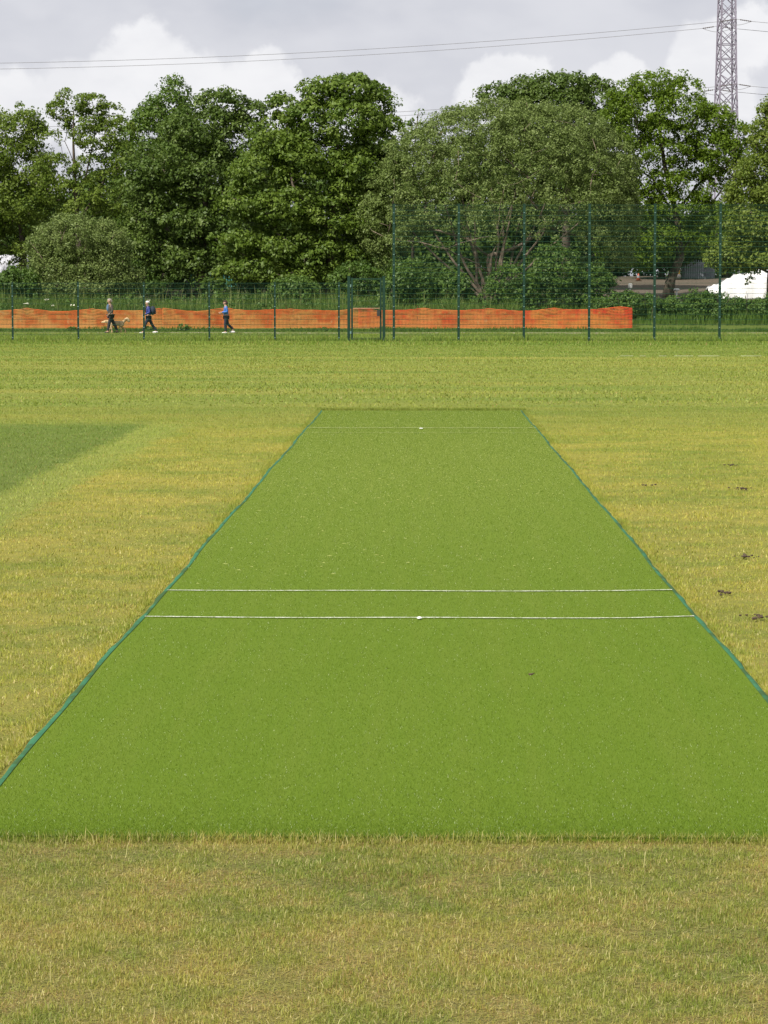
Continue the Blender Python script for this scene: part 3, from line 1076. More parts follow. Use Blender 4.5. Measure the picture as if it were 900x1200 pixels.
tree('poplar_tree', 'pointed mid-green tree whose tip stands above the dark sycamore on the left', 'tree', 168, 195,
     [(206, 106, 12, 13), (200, 125, 22, 18), (188, 142, 30, 22), (175, 165, 36, 30), (165, 195, 34, 40), (160, 240, 32, 40), (205, 170, 30, 40)],
     LM['mid'], 620, .55, 95, .15, 103, M['bark'], [(195, 280), (200, 200), (205, 130)], .25, TG)
tree('sycamore_tree', 'broad dark sycamore with spreading tiers of foliage above the walking people', 'tree', 156, 235,
     [(262, 122, 32, 16), (292, 132, 18, 15), (232, 150, 38, 24), (275, 160, 34, 28), (195, 190, 46, 26), (245, 205, 48, 30), (285, 215, 24, 40), (175, 225, 30, 24), (205, 258, 52, 20), (255, 265, 46, 22), (180, 288, 40, 16), (230, 305, 56, 16), (275, 310, 28, 18)],
     LM['sycdark'], 900, .58, 120, .175, 104, M['bark'], [(236, 310), (240, 250), (245, 190)], .32, TG, squash=.6, up=.9, droop=.35)
tree('sycamore_tree', 'tall bright green sycamore standing left of the domed tree, behind the gate', 'tree', 150, 385,
     [(412, 104, 32, 15), (372, 107, 15, 15), (345, 122, 16, 14), (328, 117, 7, 11), (440, 120, 18, 20), (395, 140, 56, 26), (330, 160, 30, 26), (445, 160, 24, 26), (360, 185, 50, 28), (420, 200, 44, 30), (310, 200, 34, 26), (290, 235, 34, 18), (335, 240, 48, 24), (390, 250, 44, 26), (430, 250, 24, 36), (285, 282, 34, 14), (330, 285, 44, 18), (385, 300, 44, 18), (300, 315, 40, 14), (345, 325, 44, 12)],
     LM['syc'], 1200, .56, 120, .18, 105, M['bark'], [(388, 300), (392, 240), (398, 170)], .34, TG, squash=.6, up=.8, droop=.3)
DOME = [(586, 252, 160, 131), (500, 222, 62, 52), (560, 178, 72, 50), (645, 172, 78, 48), (700, 205, 48, 56), (455, 258, 36, 40), (705, 300, 36, 40), (728, 245, 16, 40)]
dome_t = tree('willow_tree', 'wide grey-green domed tree with many fanned stems behind the tall fence', 'tree', 149, 578, DOME,
     LM['dome'], 4600, .36, 80, .105, 106, M['bark_pale'], [(576, 345), (574, 320), (572, 300)], .22, TG, shell=.90, squash=.8, up=.5, twigs=.04, jit=.38, spiky=0, depth=.7, cut=272)
# its fanned stems
mb = MB(); rr = random.Random(12)
b0 = Vector((P(578, 346, 149).x, 149, float(gz(149))))
for a, b in ((500, 255), (520, 235), (540, 225), (555, 220), (575, 215), (590, 215), (605, 220), (620, 225), (640, 235), (660, 245), (535, 250), (600, 240), (480, 268), (680, 260)):
    st = b0 + Vector((rr.uniform(-.8, .8), rr.uniform(-.5, .4), -.2))
    e = P(a, b, 149 + rr.uniform(-2.2, 1.5))
    limb(mb, st, e, .10, .035, rr, .06, 6, 7)
mb.build('stems', M['bark_pale'], dome_t, True)
tree('sycamore_tree', 'dark rounded sycamore rising behind the domed tree', 'tree', 164, 665,
     [(585, 112, 26, 12), (615, 104, 24, 12), (660, 100, 38, 14), (700, 115, 24, 22), (650, 120, 50, 20), (715, 145, 26, 26), (705, 185, 34, 34), (640, 160, 60, 40), (720, 210, 20, 30)],
     LM['sycdark'], 640, .58, 110, .175, 107, M['bark'], None, .32, TG, squash=.65, up=.8, droop=.25)
tree('ash_tree', 'large fresh green ash tree with leaning dark trunk, right of the domed tree', 'tree', 157, 782,
     [(768, 100, 30, 14), (738, 108, 22, 14), (800, 108, 20, 16), (718, 130, 18, 22), (752, 128, 40, 18), (805, 135, 32, 18), (842, 150, 18, 18), (818, 120, 8, 8), (735, 160, 30, 16), (780, 155, 34, 14), (830, 172, 32, 14), (866, 168, 14, 12), (720, 200, 24, 24), (860, 198, 20, 18), (745, 195, 14, 12), (835, 205, 14, 10), (745, 240, 36, 20), (795, 245, 36, 18), (845, 240, 34, 22), (770, 280, 40, 16), (725, 285, 28, 18), (825, 280, 34, 16), (750, 305, 30, 8), (775, 178, 40, 16), (792, 212, 40, 12), (700, 225, 24, 20), (825, 195, 22, 14), (862, 158, 24, 18), (876, 182, 20, 22), (848, 184, 26, 18), (838, 142, 22, 16), (755, 215, 24, 14), (790, 130, 40, 20)],
     LM['ash'], 1080, .46, 100, .15, 108, M['bark'], [(786, 328), (797, 302), (795, 270), (791, 245), (784, 215), (778, 190), (772, 140), (768, 108)], .32, TG, twigs=.5, branch_r=.05, squash=.9, jit=.65,
     forks=([(791, 255), (765, 210), (748, 165), (740, 112)], [(790, 240), (800, 195), (806, 145), (800, 110)], [(792, 250), (820, 215), (838, 182), (842, 150)], [(795, 268), (835, 238), (860, 205)], [(792, 262), (755, 235), (724, 202)], [(765, 210), (735, 190), (722, 150)], [(820, 215), (850, 195), (866, 172)], [(797, 290), (840, 262), (858, 245)], [(796, 285), (750, 265), (728, 250)]))
tree('lime_tree', 'yellow-green tree hanging into the photo at the right edge', 'tree', 151, 905,
     [(908, 132, 15, 16), (895, 155, 16, 20), (925, 165, 30, 40), (884, 195, 22, 20), (905, 215, 32, 30), (872, 228, 18, 18), (880, 262, 30, 18), (915, 270, 34, 30), (862, 290, 24, 12), (895, 302, 36, 10), (878, 314, 9, 6), (856, 312, 12, 6), (893, 312, 12, 5), (882, 326, 3, 8), (840, 300, 16, 8)],
     LM['edge'], 620, .52, 100, .15, 109, M['bark'], None, .28, TG, droop=.3, up=.7, squash=.7)
tree('slender_tree', 'slender sprig-topped young tree poking up between bright sycamore and dome', 'tree', 166, 484,
     [(491, 130, 5, 6), (485, 139, 4, 5), (476, 150, 12, 10), (484, 175, 16, 22), (478, 210, 18, 24)],
     LM['mid'], 80, .30, 60, .15, 110, M['bark'], [(484, 250), (485, 180), (490, 134)], .10, TG, twigs=.6, branch_r=.02)
tree('willow_shrub', 'low grey-green willow bush at the left behind the low fence', 'shrub', 145, 88,
     [(92, 280, 44, 26), (60, 288, 28, 24), (126, 290, 24, 30), (78, 312, 42, 24), (115, 318, 40, 22), (48, 328, 22, 16), (142, 328, 24, 16), (90, 338, 60, 12)],
     LM['willow'], 1300, .36, 80, .105, 111, M['bark_pale'], [(88, 330), (86, 305)], .10, 'bushes under the trees', up=.8, squash=.9, twigs=.3)
# darker trees standing further back
BK = 'dark trees further back'
for i, (px, top, rx, lab) in enumerate([
        (-40, 215, 60, 'dark background tree behind the ash at the left edge'),
        (38, 228, 48, 'dark background tree between the two left-hand ashes'),
        (120, 205, 55, 'dark background tree behind the thin-topped ash and willow bush'),
        (225, 150, 65, 'dark background tree behind the broad dark sycamore'),
        (330, 160, 62, 'dark background tree behind the left flank of the bright sycamore'),
        (440, 165, 52, 'dark background tree in the hollow right of the bright sycamore'),
        (545, 165, 70, 'dark background tree behind the left half of the domed tree'),
        (640, 160, 70, 'dark background tree behind the right half of the domed tree'),
        (715, 238, 38, 'dark background tree low down left of the ash trunk'),
        (775, 252, 38, 'dark background tree low behind the leaning ash trunk'),
        (850, 245, 42, 'dark background tree low behind the right end of the fence'),
        (935, 190, 50, 'dark background tree behind the tree at the right edge')]):
    Yb = 181 + (i % 3) * 3
    low_b = 335 if px < 700 else 306
    h = low_b - top
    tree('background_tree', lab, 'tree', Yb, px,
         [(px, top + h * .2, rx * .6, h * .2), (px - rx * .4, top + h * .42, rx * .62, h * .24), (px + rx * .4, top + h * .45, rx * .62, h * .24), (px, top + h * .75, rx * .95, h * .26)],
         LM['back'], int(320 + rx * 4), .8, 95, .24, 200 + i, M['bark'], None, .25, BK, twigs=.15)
# undergrowth
UG = 'bushes under the trees'
for i, (px, py, rx, ry, Y, lab) in enumerate([
        (480, 330, 26, 24, 142.5, 'leafy bush behind the netting just right of the gate'),
        (530, 338, 22, 20, 143.5, 'low bush between the gate bush and the fanned stems'),
        (598, 335, 30, 22, 142.5, 'rounded bush at the foot of the fanned stems'),
        (652, 318, 26, 36, 143, 'taller pale-leaved bush right of the fanned stems'),
        (695, 335, 26, 24, 143.5, 'dark bush near the right end of the orange netting'),
        (420, 330, 34, 22, 146, 'shadowy bush under the bright sycamore behind the gate'),
        (345, 340, 30, 14, 145, 'low bush under the left skirt of the bright sycamore'),
        (22, 330, 26, 16, 144, 'straggly bush under the pale shed at the far left')]):
    tree('bush', lab, 'bush', Y, px, [(px, py - ry * .2, rx * .8, ry * .8), (px - rx * .4, py + ry * .2, rx * .6, ry * .7), (px + rx * .4, py + ry * .25, rx * .6, ry * .7)],
         LM['under'], 110, .36, 75, .14, 300 + i, M['bark'], [(px, py + 4)], .05, UG, twigs=.2, limbs=True)
# shaded undergrowth far back under the trees
rng = np.random.default_rng(70)
ub = []
for px in range(-80, 990, 16):
    ub.append((px, 318, 15, 24 + rng.uniform(-6, 6), rng.uniform(-1, 3)))
    if px < 690: ub.append((px, 285 + rng.uniform(-8, 8), 17, 26, rng.uniform(0, 4)))
    if px >= 690: ub.append((px, 296 + rng.uniform(-5, 5), 17, 22, rng.uniform(4, 8)))
    if px < 690: ub.append((px + 4, 336, 14, 9 + rng.uniform(-2, 5), rng.uniform(-38, -29)))
    if px < 690: ub.append((px + 8, 326, 15, 18 + rng.uniform(-5, 5), rng.uniform(-22, -14)))
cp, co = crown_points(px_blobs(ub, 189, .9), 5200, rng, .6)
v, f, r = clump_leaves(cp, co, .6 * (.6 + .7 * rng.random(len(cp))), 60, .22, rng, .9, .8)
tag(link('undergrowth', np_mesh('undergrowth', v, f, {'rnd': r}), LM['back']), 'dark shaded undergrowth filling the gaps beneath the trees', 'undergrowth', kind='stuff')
# the hedge bank on the right
rng = np.random.default_rng(77)
hb = []
for px in range(700, 990, 13):
    h = 10 + 4 * math.sin(px * .07) + rng.uniform(-2, 3)
    hb.append((px, 361, 13, h + 4, rng.uniform(-.6, 1.2)))
hd = thing('bramble_hedge', 'low green bramble hedge running right from the end of the orange netting', 'hedge', (P(830, 346, 140.5).x, 140.5, float(gz(140.5))))
cp, co = crown_points(px_blobs(hb, 140.6, .9), 900, rng, .7)
v, f, r = clump_leaves(cp, co, .26 * (.6 + .7 * rng.random(len(cp))), 75, .12, rng, .9, .8)
link('foliage', np_mesh('foliage', v, f, {'rnd': r}), LM['hedge'], hd)
mb = MB(); rr = random.Random(4)
for i in range(60):
    x = P(rr.uniform(700, 985), 346, 140.6).x; y = 140.6 + rr.uniform(-.6, .8)
    limb(mb, (x, y, float(gz(y)) - .1), (x + rr.uniform(-.5, .5), y - rr.uniform(0, .5), float(gz(y)) + rr.uniform(.7, 1.5)), .02, .008, rr, .1, 3, 4)
mb.build('stems', M['bark'], hd)

# tall uncut grass on the bank
rng = np.random.default_rng(21)
parts = []
n = 60000
x = -27 + 32 * rng.random(n); y = 138.6 + 7.0 * rng.random(n) ** 1.2
t = vnoise(x, y, .5, 14)
parts.append(blades(x, y, (.45 + .95 * t) * (.4 + .7 * rng.random(n)), .022 + .028 * rng.random(n), .85, rng))
n = 16000
x = 3 + 22 * rng.random(n); y = 138.6 + 6 * rng.random(n)
parts.append(blades(x, y, (.25 + .55 * vnoise(x, y, .5, 15)) * (.5 + .6 * rng.random(n)), .02 + .02 * rng.random(n), .55, rng, rnd=rng.random(n) * .7))
n = 17000      # rough fringe at the foot of the netting
x = -27 + 52 * rng.random(n); y = 135.6 + 2.0 * rng.random(n)
parts.append(blades(x, y, (.06 + .22 * vnoise(x, y, .7, 16) ** 2) * (.5 + .7 * rng.random(n)), .02 + .025 * rng.random(n), .6, rng, rnd=rng.random(n) * .55))
n = 350        # seed heads standing above the rest
x = -27 + 32 * rng.random(n); y = 139 + 4 * rng.random(n)
parts.append(blades(x, y, 1.1 + .6 * rng.random(n), np.full(n, .03), .25, rng, rnd=np.full(n, .95)))
v, f, r = join(parts)
tag(link('tall_grass', np_mesh('tall_grass', v, f, {'rnd': r}), LM['tall']), 'tall uncut grass on the bank behind the orange netting', 'grass', kind='stuff')

# nettles and docks growing through it
rng = np.random.default_rng(88)
n = 620
x = -27 + 36 * rng.random(n); y = 138.8 + 6.5 * rng.random(n)
cp = np.stack([x, y, gz(y) + .15 + .85 * rng.random(n) * (.4 + .9 * vnoise(x, y, .45, 90))], 1)
co = unit(np.stack([rng.normal(0, .4, n), -.5 + rng.normal(0, .3, n), np.ones(n)], 1))
v, f, r = clump_leaves(cp, co, .24 * (.5 + .8 * rng.random(n)), 34, .13, rng, .9, .8)
tag(link('nettles', np_mesh('nettles', v, f, {'rnd': r}), LM['hedge']), 'mixed leafy nettles growing through the tall grass on the bank', 'nettles', kind='stuff')
# weeds in front of the netting
WG = 'leafy weeds at the foot of the netting'
for i, (px, py, rx, ry, lab) in enumerate([(216, 386, 8, 6, 'leafy weed clump against the netting between the two walkers in blue'),
                                           (83, 388, 5, 4, 'small dark weed against the netting left of the man with the dog'),
                                           (176, 387, 7, 4, 'low weed clump just behind the walker with the backpack'),
                                           (380, 388, 9, 3, 'flat weed clump in front of the netting left of the gate')]):
    Yw = 136.6
    t = thing('weed', lab, 'weed', (P(px, 346, Yw).x, Yw, float(gz(Yw))), WG)
    g = np.random.default_rng(600 + i)
    c0 = P(px, py, Yw); s = Yw / F
    cp, co = crown_points([(np.array(c0), np.array([rx * s, rx * s, ry * s]))], 26, g, .5)
    v, f, r = clump_leaves(cp, co, np.full(len(cp), .11), 40, .10, g, .9, .8)
    link('leaves', np_mesh('leaves', v, f, {'rnd': r}), LM['under'], t)
    mb = MB()
    for q in range(6):
        limb(mb, (c0.x + random.uniform(-.05, .05), Yw, float(gz(Yw)) - .05), (c0.x + random.uniform(-rx, rx) * s * .7, Yw + random.uniform(-.1, .1), c0.z), .01, .004, random, .1, 3, 4)
    mb.build('stems', M['bark'], t)
# white umbels in the tall grass
WP = 'white flowering plants in the tall grass'
M['umbel'] = plain('cream_petals', (.62, .62, .48), .8)
M['stem'] = plain('green_stem', (.08, .13, .03), .7)
for i, (px, py, r, lab) in enumerate([(32, 356, .16, 'largest white umbel low in the tall grass at the left'),
                                      (55, 351, .10, 'white umbel in the tall grass between the first two fence posts'),
                                      (85, 357.5, .11, 'white umbel in the tall grass beside the second fence post'),
                                      (62, 358, .07, 'small white umbel in the tall grass left of the second post'),
                                      (175, 352, .07, 'small white umbel above the walker with the backpack')]):
    Yw = 139.2
    c0 = P(px, py, Yw)
    t = thing('cow_parsley', lab, 'wild flower', (c0.x, Yw, float(gz(Yw))), WP)
    mb = MB(); rr = random.Random(i)
    for q in range(9):
        a = rr.random() * 6.28; d = r * rr.random() ** .5
        mb.ell((c0.x + d * math.cos(a), Yw + d * math.sin(a) - .1, c0.z + rr.uniform(-.03, .03)), (r * .34, r * .34, r * .16), 7, 5)
    mb.build('flower_head', M['umbel'], t, True)
    mb = MB()
    mb.tube([(c0.x, Yw, float(gz(Yw)) - .05), (c0.x + .02, Yw - .05, (c0.z + float(gz(Yw))) / 2), (c0.x, Yw - .1, c0.z)], [.012, .01, .007], 5)
    mb.build('stem', M['stem'], t)

# ------------------------------------------------------------------ pylon and its lines
PY = 380.0
pc = P(851.3, 60, PY)
pz = float(gz(PY))
pyl = thing('electricity_pylon', 'tall grey steel lattice electricity pylon above the trees at top right', 'pylon', (pc.x, PY, pz))
PR = Matrix.Rotation(R(9), 3, 'Z')


def hw(z):
    return float(np.interp(z, [0, 20, 28, 45, 56, 60], [3.0, 1.45, 1.17, .88, .72, .12]))


def pp(x, y, z):
    v = PR @ Vector((x, y, 0))
    return Vector((pc.x + v.x, PY + v.y, pz + z))


lv = [0, 6, 11, 15, 18.5, 21.6, 24.4, 27, 29.4, 31.6, 33.6, 35.5, 37.4, 39.3, 41.2, 43.1, 45, 47, 49, 51, 53, 55, 56]
for sx, sy in ((1, 1), (1, -1), (-1, 1), (-1, -1)):
    mb = MB()
    mb.tube([pp(sx * hw(z), sy * hw(z), z) for z in lv] + [pp(sx * .12, sy * .12, 60)], .16, 4)
    mb.build('leg', M['steel'], pyl)
mb = MB()
for i in range(len(lv) - 1):
    a, b = lv[i], lv[i + 1]
    ha, hb_ = hw(a), hw(b)
    for k, ((x0, y0), (x1, y1)) in enumerate((((-1, -1), (1, -1)), ((1, -1), (1, 1)), ((1, 1), (-1, 1)), ((-1, 1), (-1, -1)))):
        th = .085 if a > 11 else .10
        mb.tube([pp(x0 * ha, y0 * ha, a), pp(x1 * hb_, y1 * hb_, b)], th, 4)
        mb.tube([pp(x1 * ha, y1 * ha, a), pp(x0 * hb_, y0 * hb_, b)], th * (.6 if a > 31 else 1), 4)
        if i in (0, 3, 6, 9, 10, 16, 20):
            mb.tube([pp(x0 * ha, y0 * ha, a), pp(x1 * ha, y1 * ha, a)], .085, 4)
mb.build('lattice_bracing', M['steel'], pyl)
ARM = 4.9
levels = [P(851, 101.5, PY).z - pz, P(851, 26.5, PY).z - pz, P(851, -47, PY).z - pz]
for z in levels:
    for s in (1, -1):
        mb = MB()
        tip = pp(0, s * ARM, z)
        for sx in (1, -1):
            mb.tube([pp(sx * hw(z), s * hw(z), z), tip], .07, 4)
            mb.tube([pp(sx * hw(z + 1.6), s * hw(z + 1.6), z + 1.6), tip], .06, 4)
        mb.build('crossarm', M['steel'], pyl)
names = ['lower', 'middle', 'top']
for li, z in enumerate(levels):
    for s in (-1, 1):
        tip = pp(0, s * ARM, z)
        for dr in (-1, 1):
            mb = MB()
            slope = .155
            st = tip + Vector((dr * .5, 0, -.5 * slope)); e = tip + Vector((dr * 2.1, 0, -2.1 * slope * 1.0))
            mb.tube([tip, st], .03, 4)
            for q in range(6):
                c = st.lerp(e, (q + .5) / 6)
                mb.ell(c, (.09, .10, .10), 8, 5)
            mb.tube([st, e], .05, 5)
            mb.build('insulator', M['glass_insul'], pyl)
        if li == 2: continue
        label = ('upper' if li == 1 else 'lower') + ' power cable on the ' + ('near' if s < 0 else 'far') + ' side of the pylon, ' + \
            ('crossing the open sky' if li == 1 else 'just above the tree tops')
        if True:
            pw = []
            e = tip + Vector((-2.1, 0, -2.1 * .155))
            e2 = tip + Vector((2.1, 0, -2.1 * .155))
            half, span = 119.0, 238.0
            k = .155 / (2 * half) * .62
            left = [e + Vector((-span * t, 0, k * ((span * t - half) ** 2 - half ** 2))) for t in np.linspace(0, 1, 40)]
            right = [e2 + Vector((span * t, 0, k * ((span * t - half) ** 2 - half ** 2))) for t in np.linspace(0, 1, 40)]
            loop = [e + (e2 - e) * t + Vector((0, 0, -1.0 * math.sin(math.pi * t) * .5)) for t in np.linspace(.1, .9, 7)]
            mb = MB().tube(left[::-1] + loop + right, .038, 4)
            o = mb.build('power_cable', M['cable'])
            tag(o, label, 'power cable', 'power cables on the pylon')

# ------------------------------------------------------------------ things glimpsed behind the trees
# white sheeted heap on the right
th = thing('tarpaulin_heap', 'white tarpaulin sheet draped over a heap behind the hedge at right', 'covered heap', (P(875, 346, 157).x, 157, float(gz(157))))
nxx, nyy = 60, 26
x0, x1 = P(831, 346, 156).x, P(960, 346, 156).x
V, Fq = [], []
prof_px = [831, 836, 846, 856, 868, 880, 900, 930, 952, 960]
prof_z = [P(0, p_, 156).z for p_ in (339, 335, 331, 327, 321, 319, 316, 315, 322, 338)]
zb = float(gz(156)) - .1
for i in range(nxx):
    u = i / (nxx - 1); x = x0 + (x1 - x0) * u
    pxx = 831 + (960 - 831) * u
    zt = float(np.interp(pxx, prof_px, prof_z))
    for j in range(nyy):
        a = j / (nyy - 1)
        yy = 155.4 + 3.4 * a
        hgt = max(0, 1 - (2 * a - 1) ** 4) ** .6
        fold = .09 * math.sin(x * 4 + a * 5) * math.sin(a * 9) + .05 * math.sin(x * 9 + a * 3) + .03 * math.sin(x * 17 - a * 8)
        V.append((x, yy + (.05 * math.sin(x * 6)), zb + (zt - zb) * hgt + fold * hgt))
for i in range(nxx - 1):
    for j in range(nyy - 1):
        Fq.append((i * nyy + j, (i + 1) * nyy + j, (i + 1) * nyy + j + 1, i * nyy + j + 1))
link('sheet', np_mesh('sheet', V, Fq, smooth=True), plain('white_sheet', (.68, .68, .68), .55, var=.05), th)
mb = MB()
for q in range(5):
    xx = x0 + (x1 - x0) * (.15 + .17 * q)
    mb.tube([(xx, 155.30, zb + .05), (xx + .03, 155.32, zb + .5)], .012, 5)
mb.build('tie_rope', plain('rope', (.3, .26, .18), .9), th)

# grey palisade gate and sheet-roofed hut up the bank on the right
YH = 181.0
hz = float(gz(YH))
M['hutwall'] = plain('blue_grey_cladding', (.16, .18, .20), .7)
M['roofsheet'] = plain('pale_roof_sheet', (.36, .36, .39), .6, var=.3, scale=2)
hut = thing('site_hut', 'blue-grey site hut with a pale roof glimpsed right of the ash trunk', 'hut', (P(818, 346, YH + 1.5).x, YH + 1.5, hz))
hx0, hx1 = P(803, 346, YH).x, P(838, 346, YH).x
hz1 = P(0, 310, YH).z
MB().box(((hx0 + hx1) / 2, YH + 1.6, (hz + hz1) / 2 - .1), (hx1 - hx0, 2.4, hz1 - hz + .2)).build('wall', M['hutwall'], hut)
rf = MB()
for q in range(14):
    rf.box((hx0 - .1 + (hx1 - hx0 + .2) * (q + .5) / 14, YH + 1.6, hz1 + .09 + .02 * (q % 2)), ((hx1 - hx0 + .2) / 14, 2.8, .10))
rf.build('roof', M['roofsheet'], hut)
pal = thing('palisade_gate', 'grey palisade gate in front of the site hut on the right', 'gate', ((hx0 + hx1) / 2 - .3, YH - .4, hz))
gx0, gx1 = P(800, 346, YH - .4).x, P(826, 346, YH - .4).x
for x in (gx0, gx1):
    MB().box((x, YH - .4, hz + .6), (.10, .10, 1.5)).build('gate_post', plain('dark_steel', (.06, .065, .075), .5), pal)
mb = MB()
for q in range(9):
    x = gx0 + .15 + (gx1 - gx0 - .3) * q / 8
    mb.box((x, YH - .43, hz + .62), (.07, .02, 1.2))
    mb.box((x, YH - .43, hz + 1.24), (.04, .018, .04))
for z in (.25, .95):
    mb.box(((gx0 + gx1) / 2, YH - .40, hz + z), (gx1 - gx0 - .12, .03, .06))
mb.build('palisade', plain('grey_steel_pale', (.22, .24, .27), .5, .2), pal)
# small yellow machine left of the gate
ym = thing('yellow_roller', 'small yellow site roller beside the palisade gate', 'roller', (P(792, 346, YH - .8).x, YH - .8, float(gz(YH - .8))))
yx, yy, yz = P(792, 346, YH - .8).x, YH - .8, float(gz(YH - .8))
M['yellow'] = plain('machine_yellow', (.55, .30, .03), .5)
MB().box((yx, yy, yz + .55), (.42, .9, .42)).box((yx + .02, yy, yz + .80), (.30, .5, .10)).build('body', M['yellow'], ym)
MB().tube([(yx - .2, yy - .2, yz + .7), (yx - .25, yy - .25, yz + 1.05), (yx + .1, yy - .3, yz + 1.10)], .04, 6).build('handle', M['yellow'], ym)
for dy in (-.36, .36):
    MB().tube([(yx - .25, yy + dy, yz + .2), (yx + .25, yy + dy, yz + .2)], .2, 14).build('drum', plain('drum_steel', (.2, .19, .18), .5, .5), ym)
# traffic cones by the bank
M['cone'] = plain('cone_orange', (.34, .07, .035), .5)
for px, py, Y, lab in ((711, 324, 176, 'orange traffic cone glimpsed at the right foot of the dome'), (748, 326, 178, 'orange traffic cone left of the leaning ash trunk')):
    b = P(px, 346, Y); zc = float(gz(Y))
    t = thing('traffic_cone', lab, 'traffic cone', (b.x, Y, zc), 'traffic cones on the earth bank')
    MB().tube([(b.x, Y, zc + .04), (b.x, Y, zc + .50)], [.15, .04], 14).build('cone', M['cone'], t, True)
    MB().box((b.x, Y, zc + .02), (.44, .44, .04)).build('base', M['clod'], t)
    MB().tube([(b.x, Y, zc + .22), (b.x, Y, zc + .36)], [.112, .082], 14, False).build('reflective_band', M['cable'], t, True)
# litter on the earth bank
for px, py, Y, lab in ((793, 339.5, 152, 'white plastic bag lying on the earth right of the ash trunk'), (738.5, 335, 157, 'white carton standing on the earth left of the ash trunk')):
    b = P(px, py, Y); zc = float(gz(Y))
    mb = MB()
    if px > 760:
        mb.ell((b.x, Y, b.z), (.18, .14, .09), 10, 7, lambda d: 1 + .25 * math.sin(d.x * 7) * math.cos(d.z * 8))
        mb.tube([(b.x, Y, zc), (b.x, Y, b.z)], .05, 5)
        tag(mb.build('plastic_bag', M['white'], None, True), lab, 'litter')
    else:
        mb.box((b.x, Y, b.z), (.22, .2, .22)).box((b.x + .01, Y, b.z + .125), (.18, .16, .03)).tube([(b.x, Y, zc - .1), (b.x, Y, b.z - .1)], .05, 6)
        tag(mb.build('marker_post', M['white']), 'short white-capped marker post on the earth left of the ash trunk', 'marker post')
# pale shed at the far left
YS = 166.0
sz = float(gz(YS))
sh = thing('shed', 'pale roofed shed glimpsed through leaves at the left edge', 'shed', (P(8, 346, YS).x, YS + 1.5, sz))
sx0, sx1 = P(-45, 346, YS).x, P(34, 346, YS).x
ze = P(0, 322, YS).z; zr = P(0, 299, YS).z
MB().box(((sx0 + sx1) / 2, YS + 1.7, (sz + ze) / 2 - .1), (sx1 - sx0 - .3, 3.0, ze - sz + .2)).build('wall', plain('shed_wall', (.34, .32, .30), .8), sh)
mb = MB()
n = 26
for q in range(n):
    xx = sx0 + (sx1 - sx0) * (q + .5) / n
    for s in (0, 1):
        ln = math.hypot(1.75, zr - ze)
        ang = math.atan2(zr - ze, 1.75)
        rot = Matrix.Rotation(ang if s == 0 else -ang, 3, 'X')
        mb.box((xx, YS + .85 + s * 1.7, (ze + zr) / 2 + .02 + .025 * (q % 2)), ((sx1 - sx0) / n, ln, .05), rot)
mb.build('roof', M['roofsheet'], sh)
MB().tube([(sx0, YS - .08, ze - .02), (sx1, YS - .08, ze - .02)], .06, 8).build('gutter', M['white'], sh)
# teal palisade fence under the sycamore
YT = 170.0
tz = float(gz(YT))
tf = thing('palisade_fence', 'teal palisade fence in the shade under the dark sycamore', 'fence', (P(245, 346, YT).x, YT, tz))
tx0, tx1 = P(205, 346, YT).x, P(285, 346, YT).x
M['teal'] = plain('teal_coat', (.045, .19, .17), .5)
mb = MB()
n = 30
for q in range(n):
    x = tx0 + (tx1 - tx0) * q / (n - 1)
    mb.box((x, YT, tz + .55), (.075, .02, 1.5))
mb.build('pales', M['teal'], tf)
for z in (.2, 1.0):
    MB().box(((tx0 + tx1) / 2, YT + .03, tz + z), (tx1 - tx0, .035, .06)).build('rail', M['teal'], tf)

# ------------------------------------------------------------------ people and dog
def skin(name, nodes, edges, mat, parent, sub=1):
    """grow one continuous surface round a skeleton of (x, y, z, radius) joints"""
    keys = list(nodes)
    me = bpy.data.meshes.new(name)
    me.from_pydata([nodes[k][:3] for k in keys], [(keys.index(a), keys.index(b)) for a, b in edges], [])
    o = bpy.data.objects.new(name, me); col.objects.link(o)
    md = o.modifiers.new('skin', 'SKIN'); md.use_smooth_shade = True
    for i, k in enumerate(keys):
        sv = me.skin_vertices[0].data[i]
        r = nodes[k][3]; sv.radius = (r, nodes[k][4] if len(nodes[k]) > 4 else r)
        sv.use_root = (i == 0)
    s = o.modifiers.new('sub', 'SUBSURF'); s.levels = sub; s.render_levels = sub
    dg = bpy.context.evaluated_depsgraph_get(); dg.update()
    me2 = bpy.data.meshes.new_from_object(o.evaluated_get(dg))
    bpy.data.objects.remove(o)
    me2.name = name
    me2.materials.clear()
    return link(name, me2, mat, parent, world=False)


M['skin'] = plain('skin', (.42, .24, .17), .6, var=.08, scale=10)
M['shoe_w'] = plain('pale_shoe', (.60, .60, .58), .6)
M['shoe_d'] = plain('dark_shoe', (.03, .03, .03), .6)
M['eye'] = plain('eye', (.03, .02, .02), .2)
M['lips'] = plain('lips', (.30, .10, .09), .5)


